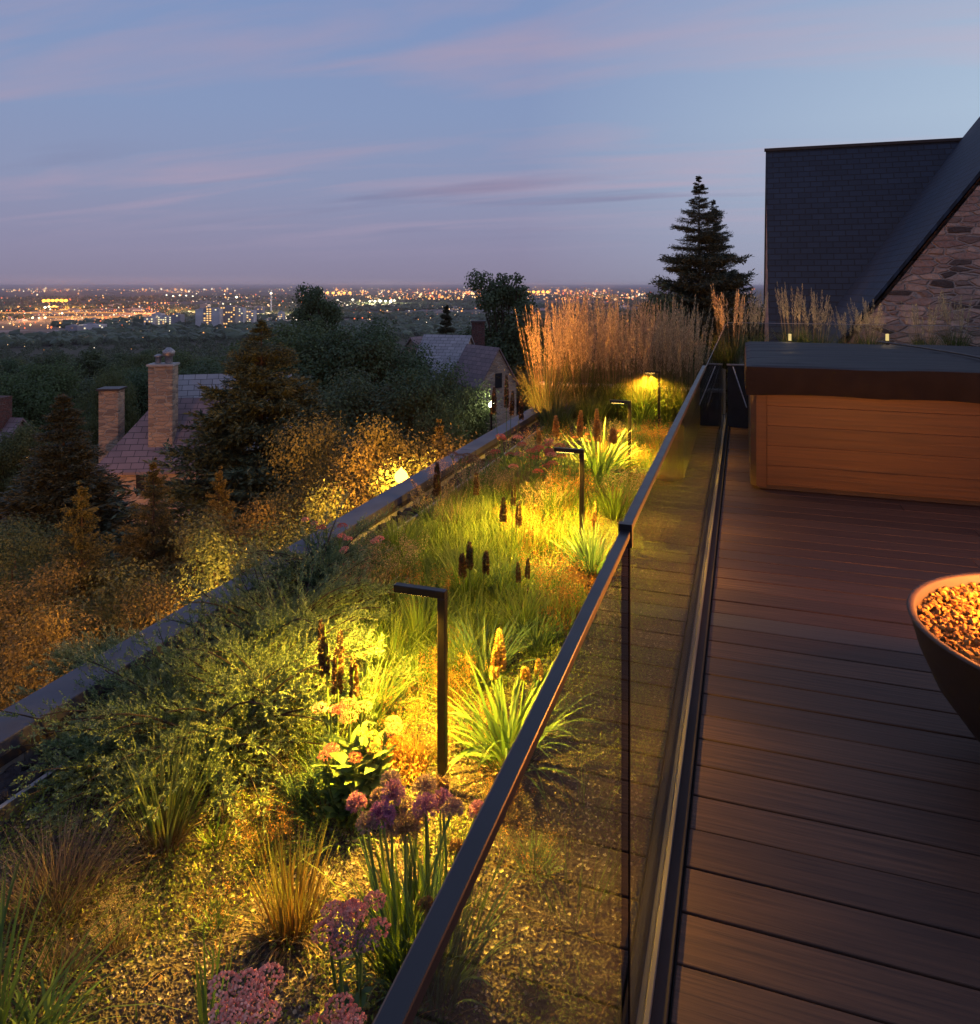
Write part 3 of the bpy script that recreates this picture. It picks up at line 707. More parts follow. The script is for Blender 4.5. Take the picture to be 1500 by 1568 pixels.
plight('ember_light', (-.10, .02, .57), 120, (1, .27, .02), .08, fb)

# ------------------------------------------------------------------ path lights
def lamp_proto():
    r = empty('path_light', (0, 0, 0), '', 'path light', 'path lights in a row along the planting bed')
    m = MB(); s = .0130; H = .64
    m.box((-s, -s, -.02), (s, s, H - .024)); bevel(part(m, 'post', M['black_metal'], r), .002)
    m = MB(); m.box((-.165, -s, H - .024), (s, s, H)); bevel(part(m, 'arm', M['black_metal'], r), .002)
    m = MB(); m.box((-.150, -.009, H - .0250), (-.045, .009, H - .0235)); part(m, 'lens', M['lampglass'], r)
    return r
K_lamp = Kind(lamp_proto())
for yy_ in (.12,):
    K_lamp.put((-.90, yy_, BED), 0, 1, 'assumed path light added just outside the lower left picture corner', 'path lights in a row along the planting bed')  # assumed next lamp of the row, added to light the near flowers
    plight('path_light_glow', (-1.0, yy_, BED + .595), 9, (1, .64, .14), .03, None, rad(118), .7)
lamp_px = [(687, 1216, 'tallest looking bent path light, nearest the alliums and pink stonecrop', .64), (878, 853, 'bent path light beside the dark strap leaved clump with one pale spike', .64), (963, 731, 'bent path light beside the bright fountain clump with several spikes', .64), (1002, 655, 'smallest looking path light, at the foot of the tall reed grass', .64)]
lamp_at = []
for (px, py, lb, H) in lamp_px:
    p = ground(px, py, 1.6); p[0] = (p[0] - .93) / 2 if px < 800 else -.93
    p = np.array([-.90, p[1], BED]); lamp_at.append(p)
    r = K_lamp.put(p, 0, 1, lb, 'path lights in a row along the planting bed')
    plight('path_light_glow', (p[0] - .10, p[1], BED + .595), (320, 390, 320, 185)[lamp_px.index((px, py, lb, H))], (1, .57, .04), .03, None, rad(156), .6)

# ================================================================== PLANTS
# --- tall reed grass
def reed(seed, n=58, h=1.45, gr=150, pk=1.0, br=.13):
    rng = np.random.default_rng(seed); r = empty('reed_grass', (0, 0, 0), '', 'ornamental grass')
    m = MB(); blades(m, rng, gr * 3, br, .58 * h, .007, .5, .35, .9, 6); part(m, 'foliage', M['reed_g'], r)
    P, u = arcs(rng, n, br, h, .34, .16, .07, 6)
    m = MB(); tubes(m, rng, P, np.linspace(.0022, .0012, 6)[None], 3); part(m, 'stem', M['stemdry'], r)
    m = MB(); k = 90
    t = rng.random((n, k)); i = 3 + 2 * t; i0 = np.minimum(i.astype(int), 4); f = i - i0
    ii = np.arange(n)[:, None]; Q = P[ii, i0] * (1 - f[..., None]) + P[ii, i0 + 1] * f[..., None]
    D = nz(P[:, 5] - P[:, 4])[:, None] * 2.2 + rng.normal(0, .33, (n, k, 3))
    tt = t; rad_ = pk * (.0085 * np.sin(np.pi * np.clip(t, .04, .97) ** .7) + .0008)
    Q = Q + rng.normal(0, 1, Q.shape) * rad_[..., None] * [1, 1, .3]
    diamonds(m, rng, Q.reshape(-1, 3), D.reshape(-1, 3), rng.uniform(.018, .04, n * k), .0042, tt.ravel()); part(m, 'blossom', M['plume'], r)
    return Kind(r)
reeds = [reed(s) for s in (1, 2, 3)]
short = [reed(s, 20, .88, 70, 1.15, .10) for s in (4, 5)]
rng = np.random.default_rng(77)
grp = 'tall reed grass across the end of the bed'
def bedp(px, d): 
    p = at(px, 600, d); p[2] = BED; return p
rl = ['straw coloured reed grass clump leaning out at the parapet end', 'straw coloured reed grass clump above the pale ledge', 'dense reed grass clump in the middle of the tall row', 'reed grass clump above the smallest path light', 'reed grass clump at the glass end of the tall row']
k = 0
for px, d, s, ll in ((838, 8.75, 1.02, 0), (862, 9.3, 1.03, 1), (893, 8.9, .98, 1), (912, 9.6, 1.05, 1), (935, 8.8, .98, 2), (958, 9.4, 1.0, 2), (975, 8.7, .96, 2), (1000, 9.3, 1.02, 3), (1018, 8.8, .95, 3), (1038, 9.3, 1.0, 4), (1056, 8.7, .96, 4), (880, 9.7, 1.05, 1), (945, 9.7, 1.04, 2), (1024, 9.7, 1.0, 3)):
    p = bedp(px, d)
    if 8.98 < p[1] < 9.26: p[1] = 8.93 if s < 1 else 9.33
    if p[1] > 9.25: p[2] = -.05
    reeds[k % 3].put(p, rng.random() * 6, s, rl[ll], grp); k += 1
# grass on the raised planter behind the tub
grp2 = 'reed grass in the raised planter'
for px, d, z, s, lb in ((1117, 8.15, .60, .60, 'green reed grass clump at the end of the dark gap'), (1150, 8.9, .60, .56, 'reed grass clump before the left edge of the slate roof'), (1215, 9.2, .6, .62, 'reed grass clump beside the left planter light'), (1250, 8.9, .6, .58, 'reed grass clump beside the left planter light'), (1300, 9.2, .6, .42, 'short reed grass clump before the roof valley'), (1330, 9.3, .6, .50, 'reed grass clump beside the right planter light'), (1415, 9.1, .6, .48, 'reed grass clump before the foot of the stone gable'), (1462, 9.2, .6, .56, 'tall reed grass clump before the stone gable')):
    p = at(px, 500, d); p[2] = z
    if abs(p[1] - 9.1) < .1: p[1] = 9.24
    short[k % 2].put(p, rng.random() * 6, (1, 1, s * 1.75), lb, grp2); k += 1
for px, lb in ((1209, 'left square light glowing in the raised planter'), (1358, 'right square light glowing in the raised planter')):
    p = at(px, 520, 8.95); p[2] = .60
    r = empty('planter_light', p, lb, 'planter light', 'lights in the raised planter')
    m = MB(); m.box((-.02, -.02, 0), (.02, .02, .245)); part(m, 'post', M['black_metal'], r)
    m = MB(); m.box((-.016, -.016, .245), (.016, .016, .325)); part(m, 'diffuser', emit('planter_led', (1, .72, .28), 1.0), r)
    m = MB(); m.box((-.018, -.018, .325), (.018, .018, .331)); part(m, 'cap', M['black_metal'], r)
    plight('planter_glow', (p[0] - .02, p[1] - .12, .96), 5.0, (1, .66, .28), .04)

# --- strap-leaved fountain clumps
def fountain(seed, n=130, h=.42, w=.013, mat='g_daylily', lean=.75, bend=1.5, r_=.05):
    rng = np.random.default_rng(seed); r = empty('daylily', (0, 0, 0), '', 'clump')
    m = MB(); blades(m, rng, n, r_, h, w, .45, lean, bend, 8); part(m, 'foliage', M[mat], r); return Kind(r)
def spike_into(m, rng, base, h, r, n=150, lean=(0, 0)):
    t = rng.random(n) ** .9; a = rng.random(n) * 6.28; prof = 1.28 * r * (1 - .6 * t ** 2.5)
    P = np.array(base) + np.stack([t * h * lean[0], t * h * lean[1], t * h], 1)
    D = np.stack([np.cos(a), np.sin(a), np.full(n, .75)], 1)
    diamonds(m, rng, P + D * [.3, .3, 0] * prof[:, None], D, prof * 1.0, prof * .8, t)
def spikes(name, items, lab, cat, mat, foliage=None, label_group=None, seed=3, loc=None):
    """a plant with several upright flower spikes; items: (dx, dy, stem_h, spike_h, r)"""
    rng = np.random.default_rng(seed); r = empty(name, loc, lab, cat, label_group)
    for dx, dy, sh, sp2, rr in items:
        ln = rng.normal(0, .03, 2)
        m = MB(); spike_into(m, rng, (dx, dy, sh), sp2, rr, int(130 + 900 * sp2), ln); fs = part(m, 'flower_spike', M[mat], r)
        m = MB(); q = np.linspace(0, 1, 4)[:, None]; tubes(m, rng, (np.array([[dx * .5, dy * .5, 0]]) * (1 - q) + np.array([[dx, dy, sh + sp2 * .9]]) * q)[None], .0026, 5)
        c = m.build('stem', M['stemg'], fs); KIDS.setdefault(fs.name, []).append(c)
    if foliage:
        m = MB(); blades(m, rng, foliage[0], foliage[1], foliage[2], foliage[3], .5, .8, 1.1, 6); part(m, 'foliage', M[foliage[4]], r)
    return r
F = [fountain(11), fountain(12, 110, .40, .012, 'g_daylily', .6, 1.2), fountain(13, 120, .34, .011, 'g_blue', .7, 1.0), fountain(14, 90, .44, .010, 'g_meadow', .5, .9)]
def gpos(px, py): 
    p = ground(px, py, 1.6); p[2] = float(bedz(p[0], p[1])) - .005; return p
fl = [
 (0, 778, 1168, 1.05, 'bright fountain clump right of the tall near path light, leaves arching to the rail'),
 (2, 742, 1050, 1.0, 'dark green strap leaved clump behind the tall near path light'),
 (3, 640, 1000, .9, 'upright thin leaved clump left of the near path light arm'),
 (2, 905, 880, 1.05, 'dark strap leaved clump hard against the rail right of the second path light'),
 (0, 915, 745, 1.55, 'large bright fountain clump under several upright spikes'),
 (1, 985, 650, 1.5, 'bright fountain clump at the foot of the smallest path light'),
 (1, 1030, 640, 1.3, 'fountain clump squeezed against the far rail'),
 (3, 800, 985, .7, 'low leafy clump between near clump and rail'),
 (2, 460, 1235, .45, 'low dark leafy clump left of the pink stonecrop'),
 (1, 560, 1130, .8, 'pale strappy clump behind the coral flower heads'),
 (3, 715, 930, .9, 'loose clump behind the arm of the near path light'),
 (0, 640, 1060, .55, 'small arching clump at the foot of the juniper'),
 (3, 600, 1035, .75, 'upright blades between juniper spikes and near path light'), (3, 695, 1045, .7, 'upright blades just behind the near path light post'), (3, 575, 1000, .7, 'upright blades at the right edge of the juniper'), (1, 820, 1010, .6, 'low arching leaves close to the rail behind the near bright clump'), (3, 845, 800, .9, 'tall blades beside the beige plumes'), (3, 940, 800, .9, 'tall blades beyond the glass near the pane joint'), (2, 500, 1215, .5, 'dark strappy leaves below the red flower heads'), (3, 610, 1500, .8, 'green blades left of the alliums foot'),
 (3, 610, 860, .8, 'leafy clump at the front edge of the green meadow grass'),
 (2, 770, 925, .8, 'dark clump among the small brown spikes'),
 (1, 865, 760, .9, 'leafy clump beneath the beige plumes'),
]
for i, px, py, s, lb in fl:
    F[i].put(gpos(px, py), px * .7, s, lb)
# golden spikes
def sp_at(name, px, py, items, lab, mat, fol=None, seed=3):
    return spikes(name, items, lab, 'flower', mat, fol, None, seed, gpos(px, py))
sp_at('golden_spike_plant', 772, 1158, [(-.03, .05, .27, .15, .017), (-.045, .03, .25, .12, .013), (.06, .05, .26, .04, .014), (.10, .08, .25, .07, .012)], 'golden flower spikes rising from the bright near fountain clump', 'spikegold', None, 5)
sp_at('pale_spike_plant', 908, 872, [(0, .02, .25, .15, .011)], 'single slender pale spike above the dark clump by the second path light', 'spikegold', None, 6)
sp_at('brown_spike_plant', 900, 748, [(-.26, .0, .38, .17, .022), (-.07, .02, .38, .22, .022), (.07, .02, .36, .26, .022), (.20, -.02, .36, .12, .025), (-.4, 0, .3, .12, .018)], 'row of tawny spikes over the large bright fountain clump', 'spikegold', None, 7)
LI = (60, .06, .22, .006, 'g_meadow')
sp_at('blazing_star', 515, 1195, [(-.055, .02, .31, .19, .014), (-.01, .03, .31, .16, .013), (.015, -.02, .29, .14, .014), (.065, .0, .28, .13, .013)], 'four thick brown spikes standing before the juniper', 'spike', LI, 8)
sp_at('blazing_star', 722, 975, [(-.045, 0, .26, .11, .015), (-.03, .05, .28, .13, .014), (.06, .02, .28, .11, .014)], 'dark seed spikes just above the bent arm of the near path light', 'spike', LI, 9)
sp_at('blazing_star', 800, 960, [(-.02, 0, .20, .10, .010), (.02, .01, .22, .10, .010)], 'pair of short dark spikes left of the second path light', 'spike', LI, 10)
sp_at('blazing_star', 778, 878, [(-.03, .0, .27, .14, .016), (.05, .03, .25, .14, .014), (.0, .1, .34, .12, .012)], 'dark spikes rising behind the meadow grass by the second path light', 'spike', LI, 11)
sp_at('blazing_star', 690, 810, [(-.1, 0, .2, .22, .02), (.14, .1, .2, .15, .015)], 'dark spike against the coping beyond the bright street lamp', 'spike', LI, 12)
sp_at('blazing_star', 775, 712, [(-.12, .0, .45, .25, .02), (-.03, .1, .5, .3, .018), (.05, .0, .45, .22, .018), (.11, .1, .4, .2, .018)], 'tall dark spikes standing by the parapet end before the white garden lamp', 'spike', LI, 13)
sp_at('blazing_star', 550, 960, [(0, 0, .12, .12, .018)], 'stubby dark spike in the fluffy plant by the juniper', 'spike', LI, 14)

# --- airy tufts
def tuft(name, px, py, n, r_, h, w, mat, lean, bend, lab, seed, hv=.5, extra=None):
    rng = np.random.default_rng(seed); r = empty(name, gpos(px, py), lab, 'grass tuft')
    m = MB(); blades(m, rng, n, r_, h, w, hv, lean, bend, 6); part(m, 'foliage', M[mat], r)
    if extra:
        m = MB(); blades(m, rng, extra[0], r_ * 1.1, extra[1], w * .8, .5, 1.5, 1.2, 6); part(m, 'thatch', M['dry'], r)
    return r
tuft('grass_tuft', 85, 1385, 620, .10, .24, .0022, 'dry', .95, .8, 'grey brown wispy tuft by the metal edging', 51, .5, (200, .16))
tuft('grass_tuft', 250, 1300, 110, .045, .38, .0065, 'pink_gr', .5, .25, 'upright green tuft with reddish stems before the juniper', 52, .55, (90, .14))
tuft('grass_tuft', 445, 1425, 170, .05, .27, .0048, 'dry_or', .42, .25, 'orange based green tuft left of the large dusky stonecrop', 53, .45, (170, .16))
tuft('grass_tuft', 90, 1490, 160, .04, .10, .0025, 'dry', .8, .6, 'small dead brown tuft on the gravel', 54, .5, (60, .08))
tuft('grass_tuft', -20, 1640, 46, .05, .52, .009, 'g_meadow', .9, .9, 'long coarse green blades arching in at the lower left corner', 55, .5)
tuft('grass_tuft', 60, 1600, 60, .05, .16, .008, 'g_daylily', 1.2, .9, 'low leafy tuft at the lower left corner', 56, .5)
tuft('grass_tuft', 320, 1600, 10, .03, .26, .009, 'g_daylily', .3, .2, 'few broad upright blades left of the lowest pink flower head', 57, .4)
tuft('grass_tuft', 650, 1490, 120, .10, .34, .0055, 'g_meadow', .35, .5, 'dense green blades at the foot of the alliums', 58, .6)
tuft('grass_tuft', 880, 1400, 26, .08, .20, .004, 'g_meadow', .6, .5, 'thin blades seen through the near glass pane', 59, .6)
tuft('grass_tuft', 895, 1250, 22, .06, .22, .004, 'g_meadow', .6, .6, 'sparse blades behind the glass left of the pane seam', 60, .6)
tuft('grass_tuft', 330, 1290, 30, .03, .10, .006, 'g_meadow', .7, .6, 'small bright green tuft on the stonecrop mat', 61, .4)
tuft('grass_tuft', 955, 640, 220, .07, .55, .006, 'g_daylily', .35, .5, 'yellow lit grass rising just left of the smallest path light', 62, .4)
tuft('grass_tuft', 850, 665, 300, .12, .55, .006, 'reed_g', .4, .7, 'green grass mound at the parapet end under the reeds', 63, .4)
tuft('grass_tuft', 905, 655, 300, .12, .5, .006, 'reed_g', .4, .7, 'dark green grass mound under the pale ledge', 64, .4)
tuft('grass_tuft', 1000, 830, 150, .07, .25, .004, 'dry', .6, .7, 'brown airy tuft behind the far glass', 65, .4)
tuft('grass_tuft', 790, 765, 260, .1, .34, .004, 'dry', .5, .8, 'brown feathery tuft below the red flower heads', 66, .4)
tuft('grass_tuft', 700, 815, 220, .1, .28, .003, 'dry', .6, .8, 'brown feathery tuft by the lava rubble', 67, .4)
tuft('grass_tuft', 350, 1470, 24, .05, .07, .003, 'g_meadow', .8, .6, 'tiny green sprout in the dark gravel', 68, .4)
tuft('grass_tuft', 525, 1260, 60, .10, .20, .006, 'g_daylily', .9, .8, 'narrow leaves around the pale fleshy stonecrop', 69, .4)

# --- fillers among the meadow
def filler(seed, mat, n, h, w, lean, bend):
    rng = np.random.default_rng(seed); r = empty('airy_tuft', (0, 0, 0), '', 'grass tuft'); m = MB(); blades(m, rng, n, .08, h, w, .5, lean, bend, 6); part(m, 'foliage', M[mat], r)
    P, u = arcs(rng, n // 3, .07, h * 1.1, .3, lean * .8, bend * .6, 5); m = MB()
    kk = 26; Q = P[:, -1][:, None] + rng.normal(0, 1, (n // 3, kk, 3)) * [.010, .010, .022]; diamonds(m, rng, Q.reshape(-1, 3), rng.normal(size=(n // 3 * kk, 3)), .010, .004); part(m, 'blossom', M['fluff' if mat == 'dry' else 'orangepl'], r)
    return Kind(r)
FL = [filler(601, 'dry', 170, .26, .0035, .5, .6), filler(602, 'dry_or', 150, .24, .004, .5, .7), filler(603, 'g_daylily', 120, .22, .006, .8, 1.0)]
for i, px, py, s, lb in ((0, 820, 735, 1.3, 'brown airy tuft among the small red flower heads'), (1, 870, 790, 1.2, 'rusty tuft between second path light and beige plumes'), (0, 690, 770, 1.1, 'brown airy tuft leaning on the lava rubble'),
    (1, 800, 850, 1.0, 'orange tipped tuft left of the second path light foot'), (2, 840, 905, .9, 'leafy rosette before the second path light'), (1, 860, 950, .9, 'rusty tuft against the rail below the second path light'),
    (2, 650, 935, .9, 'leafy rosette behind the tallest looking path light'), (0, 600, 905, 1.0, 'brown airy tuft at the back of the green junipers'), (1, 690, 1075, .7, 'rusty tuft just right of the tallest looking path light'),
    (2, 610, 1120, .7, 'leafy rosette left of the tallest looking path light'), (0, 960, 790, 1.1, 'brown airy tuft behind the far glass below the third path light'), (1, 955, 735, 1.2, 'rusty tuft at the foot of the third path light'),
    (2, 880, 830, .9, 'leafy rosette at the foot of the second path light'), (1, 1010, 700, 1.3, 'rusty tuft behind the far glass near the reeds'), (0, 930, 700, 1.2, 'brown airy tuft left of the third path light'),
    (2, 840, 700, 1.3, 'leafy rosette near the parapet end'), (1, 640, 1170, .6, 'rusty tuft beside the coral flower heads'), (2, 720, 1135, .6, 'leafy rosette between near path light and bright clump'),
    (1, 410, 1300, .5, 'small rusty tuft on the gravel left of the fleshy stonecrop'), (2, 330, 1400, .35, 'small green rosette on the dark gravel'), (0, 180, 1440, .4, 'small brown tuft on the dark gravel'), (2, 820, 1330, .5, 'small green rosette behind the near glass pane'), (1, 770, 1250, .5, 'small rusty tuft against the near rail')):
    FL[i].put(gpos(px, py), px * .31, s, lb)

# --- meadow grass (nobody could count it)
rng = np.random.default_rng(90); m = MB()
def patch(px0, px1, py0, py1, n, h, w, poly=None):
    global m
    px = rng.uniform(px0, px1, n); iv = rng.uniform(1 / (py1 - 438), 1 / (py0 - 438), n); d = F_PX * 1.6 * iv
    P = CAM + FW * d[:, None] + RT * (((px - 750) / F_PX) * d)[:, None]
    k = (P[:, 0] > -2.05) & (P[:, 0] < -.28)
    dens = vnoise(P[:, 0] + 4, P[:, 1] + 4, 2.0, 55); k &= dens > rng.uniform(.15, .6, n)
    P = P[k]; n = len(P); P[:, 2] = bedz(P[:, 0], P[:, 1])
    A, u = arcs(rng, n, .0001, h, .6, .45, .7, 5); A += P[:, None]
    s = nz(np.stack([-u[:, 1], u[:, 0], np.zeros(n)], 1) + rng.normal(0, .4, (n, 3))); t = np.linspace(0, 1, 5)
    strips(m, rng, A, s, w * rng.uniform(.6, 1.3, (n, 1)) * ((1 - t ** 2)[None] + .03))
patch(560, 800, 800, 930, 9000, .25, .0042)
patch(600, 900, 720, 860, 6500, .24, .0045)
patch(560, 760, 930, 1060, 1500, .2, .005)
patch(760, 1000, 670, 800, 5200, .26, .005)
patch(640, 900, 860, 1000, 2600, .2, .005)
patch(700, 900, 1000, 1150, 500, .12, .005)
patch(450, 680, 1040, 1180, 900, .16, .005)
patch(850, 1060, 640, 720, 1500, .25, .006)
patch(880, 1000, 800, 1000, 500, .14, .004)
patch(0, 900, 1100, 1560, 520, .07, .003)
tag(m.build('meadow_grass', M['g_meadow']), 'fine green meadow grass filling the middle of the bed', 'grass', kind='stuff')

# --- fluffy beige plumes
def fluffy(px, py, n, h, lab, seed, mat='fluff', sc=1):
    rng = np.random.default_rng(seed); r = empty('feathery_plant', gpos(px, py), lab, 'plant')
    P, u = arcs(rng, n, .07, h, .35, .5, .3, 5)
    m = MB(); tubes(m, rng, P, .0018, 3); part(m, 'stem', M['stemg'], r)
    m = MB(); kk = 120; t = rng.random((n, kk)); i = 1.8 + 2.2 * t; i0 = np.minimum(i.astype(int), 3); f = i - i0; ii = np.arange(n)[:, None]
    Q = P[ii, i0] * (1 - f[..., None]) + P[ii, i0 + 1] * f[..., None]; Q = Q + rng.normal(0, 1, Q.shape) * (.020 * (1 - t) + .003)[..., None]
    diamonds(m, rng, Q.reshape(-1, 3), rng.normal(size=(n * kk, 3)) + [0, 0, 1.2], .013, .004); part(m, 'blossom', M[mat], r)
    m = MB(); blades(m, rng, 70, .08, h * .55, .009, .5, .8, .9, 6); part(m, 'foliage', M['g_daylily'], r)
fluffy(835, 800, 16, .34, 'beige feathery plumes left of the second path light', 71)
fluffy(748, 770, 16, .36, 'beige feathery plumes by the parapet fascia', 72)
fluffy(545, 935, 14, .30, 'grey beige feathery plant at the back end of the juniper', 73)
fluffy(660, 800, 12, .3, 'pale feathery tuft beside the lava rubble', 74, 'fluff')

# --- red tall stonecrop, a flat head on each stem
def head_dome(m, rng, c, R, n=150, fl=.55, g=.0035):
    a = rng.random(n) * 6.28; z = rng.random(n); rr = np.sqrt(1 - z ** 2)
    P = np.array(c) + np.stack([R * rr * np.cos(a), R * rr * np.sin(a), R * fl * z], 1) * rng.uniform(.86, 1.04, (n, 1))
    octas(m, rng, P, g * rng.uniform(.6, 1.2, n))
def stonecrop(px, py, heads, lab, seed, leaf=(90, .05, .022), hgt=.3, mat_leaf='g_sedum'):
    """heads: (dx, dy, z, R, mat, lobes)"""
    rng = np.random.default_rng(seed); root = gpos(px, py); r = empty('tall_stonecrop', root, lab, 'flower')
    for dx, dy, z, R, mt, lobes in heads:
        R = R * (1.4 if R < .034 and lobes < 3 or z < .3 and lobes > 2 and leaf[0] > 100 else 1.1)
        m = MB()
        for q in range(lobes):
            o_ = rng.normal(0, R * .55, 3) * [1, 1, .35] if lobes > 1 else np.zeros(3)
            rl_ = R * (.62 if lobes > 1 else 1); head_dome(m, rng, (dx + o_[0], dy + o_[1], z + o_[2]), rl_, int(90 + 60000 * rl_ ** 2), .6, max(.0030, R * .055))
        h_ = part(m, 'flower_head', M[mt], r)
        m = MB(); q = np.linspace(0, 1, 5)[:, None]
        tubes(m, rng, (np.array([[dx * .35, dy * .35, 0]]) * (1 - q) + np.array([[dx, dy, z]]) * q + np.array([[dx, dy, 0]]) * .15 * np.sin(q * 3.1))[None], .0035, 5)
        for b_ in range(5):
            a = rng.random() * 6.28; tubes(m, rng, np.array([[(dx, dy, z - R * .9), (dx + R * .5 * math.cos(a), dy + R * .5 * math.sin(a), z + .001)]]), .0015, 4)
        c = m.build('stem', M['stemg'], h_); KIDS.setdefault(h_.name, []).append(c)
    m = MB(); n = leaf[0]; z = rng.random(n) ** 1.1 * hgt * .85; a = rng.random(n) * 6.28
    hs = np.array([(h[0], h[1]) for h in heads]); w_ = hs[rng.integers(0, len(hs), n)]
    P = np.stack([w_[:, 0] * (.35 + .6 * z / hgt), w_[:, 1] * (.35 + .6 * z / hgt), z], 1)
    D = np.stack([np.cos(a), np.sin(a), rng.uniform(.35, 1.5, n)], 1); D = nz(D); Ln = leaf[1] * rng.uniform(.6, 1.25, n)
    S = nz(np.cross(D, [0, 0, 1.0]) + rng.normal(0, .25, (n, 3))); t = np.linspace(0, 1, 5)
    paths = P[:, None] + D[:, None] * (Ln[:, None] * t)[..., None] + np.array([0, 0, -1.0]) * (Ln[:, None] * t ** 2 * .25)[..., None]
    strips(m, rng, paths, S, leaf[2] * rng.uniform(.7, 1.2, (n, 1)) * (np.sin(np.pi * np.clip(t, .08, 1) ** .8) + .06)[None])
    part(m, 'foliage', M[mat_leaf], r)
    return r
stonecrop(535, 1265, [(-.10, .06, .30, .030, 'sedumpur', 2), (-.055, .10, .315, .028, 'sedumred', 2), (-.01, .09, .30, .032, 'sedumcor', 2), (-.075, -.01, .22, .027, 'sedumpur', 3), (.015, .0, .21, .026, 'sedumcor', 2), (.035, .06, .26, .022, 'sedumyel', 2), (.08, .07, .265, .030, 'sedumcor', 3), (.055, .05, .22, .018, 'sedumyel', 1)], 'red and coral flower heads over pale fleshy leaves under the near path light', 81, (230, .085, .028), .24)
def head_at(root, px, py, d):
    p = at(px, py, d) - root; return p
rt = gpos(545, 1530)
hs_ = []
for (px, py, d, R, mt, lo) in ((505, 1392, 1.50, .036, 'sedumpur', 3), (548, 1388, 1.52, .034, 'sedumpur', 3), (520, 1425, 1.46, .036, 'sedumpur', 3), (553, 1432, 1.45, .030, 'alliumdry', 2)):
    p = at(px, py + 15, d) - rt; hs_.append((p[0], p[1], p[2], R, mt, lo))
stonecrop(545, 1530, hs_, 'large dusky purple flower head cluster right of the orange tuft', 82, (26, .05, .022), .3, 'g_blue')
rt = gpos(395, 1640); hs_ = []
for (px, py, d, R, mt, lo) in ((372, 1500, 1.32, .038, 'sedumpink', 3), (352, 1545, 1.27, .038, 'sedumpink', 3), (390, 1530, 1.29, .03, 'sedumpink', 2)):
    p = at(px, py + 12, d) - rt; hs_.append((p[0], p[1], p[2], R, mt, lo))
stonecrop(395, 1640, hs_, 'bright pink flower heads at the bottom of the bed', 83, (20, .06, .02), .3, 'g_daylily')
rt = gpos(540, 1660); hs_ = []
for (px, py, d, R, mt, lo) in ((515, 1555, 1.25, .040, 'sedumpur', 3), (545, 1562, 1.23, .034, 'sedumpink', 2)):
    p = at(px, py + 12, d) - rt; hs_.append((p[0], p[1], p[2], R, mt, lo))
stonecrop(540, 1660, hs_, 'rose flower head half cut off by the bottom of the picture', 84, (20, .05, .02), .25, 'g_blue')
rg = np.random.default_rng(9)
stonecrop(812, 765, [(rg.uniform(-.30, .24), rg.uniform(-.15, .25), rg.uniform(.24, .42), .028, 'sedumred' if rg.random() < .7 else 'sedumpur', 1) for _ in range(26)], 'tall spreading plant dotted with many small red flower heads', 85, (220, .06, .014), .34, 'g_daylily')
stonecrop(500, 905, [(-.25, .25, .26, .035, 'sedumpur', 2), (-.12, .2, .25, .032, 'sedumred', 2), (.02, .1, .24, .035, 'sedumpur', 2), (.10, .05, .2, .035, 'sedumpur', 2), (.2, .15, .24, .03, 'sedumpur', 2), (.14, .0, .15, .03, 'sedumred', 1)], 'dusky red flower heads leaning over the coping behind the juniper', 86, (110, .05, .02), .22, 'g_blue')
stonecrop(722, 752, [(rg.uniform(-.2, .2), rg.uniform(-.1, .15), rg.uniform(.18, .30), .032, 'alliumbr', 1) for _ in range(10)], 'brown fading flower heads beside the coping past the street lamp', 87, (60, .05, .016), .22, 'g_blue')
stonecrop(905, 700, [(rg.uniform(-.3, .3), rg.uniform(-.1, .15), rg.uniform(.16, .30), .02, 'sedumcor', 1) for _ in range(10)], 'small orange flower heads before the reed grass', 88, (90, .05, .016), .22, 'g_daylily')

# --- alliums
def allium_head(rng, R):
    m = MB(); n = 150; D = nz(rng.normal(size=(n, 3))); D[:, 2] = np.abs(D[:, 2]) * 1.0 - .35 * rng.random(n); D = nz(D)
    tip = D * R * rng.uniform(.78, 1.0, (n, 1)); V = np.stack([tip * 0 + [0, 0, -.0], tip], 1)
    tubes(m, rng, V, .0006, 3)
    for k in range(4):
        diamonds(m, rng, tip * .93, D * .9 + rng.normal(0, .6, (n, 3)), R * .27, R * .10, np.full(n, .9))
    return m
rng = np.random.default_rng(101); al_root = gpos(655, 1520)
al = empty('allium', al_root, 'clump of purple and fading globe alliums by the foot of the near path light', 'flower')
AH = [(546, 1231, 1.95, .027, 'allium'), (598, 1197, 1.9, .026, 'alliumdry'), (602, 1216, 1.85, .030, 'allium'), (580, 1222, 1.93, .024, 'alliumdry'), (650, 1208, 1.9, .031, 'alliumdry'), (672, 1205, 2.0, .027, 'alliumbr'), (585, 1250, 1.8, .032, 'allium'), (618, 1240, 1.86, .030, 'alliumdry'), (652, 1238, 1.8, .031, 'allium'), (677, 1228, 1.84, .028, 'allium'), (692, 1240, 1.78, .027, 'alliumdry'), (621, 1272, 1.72, .030, 'alliumbr'), (731, 1243, 1.95, .025, 'allium'), (640, 1255, 1.9, .026, 'alliumdry'), (562, 1262, 1.78, .026, 'alliumdry'), (700, 1300, 1.85, .022, 'alliumbr'), (652, 1388, 1.7, .02, 'alliumbr'), (600, 1268, 1.82, .024, 'alliumdry')]
for (px, py, d, R, mt) in AH:
    p = at(px, py, d) - al_root; m = allium_head(rng, R); m.V = [v + p for v in m.V]; h_ = part(m, 'flower_head', M[mt], al)
    m = MB(); q = np.linspace(0, 1, 7)[:, None]; b0 = np.array([p[0] * .45, p[1] * .45, 0]); bend = np.array([rng.normal(0, .012), rng.normal(0, .012), 0])
    tubes(m, rng, (b0 * (1 - q) + p * q + bend * np.sin(q * 3.14))[None], .0032, 6); c = m.build('stem', M['stemg'], h_)
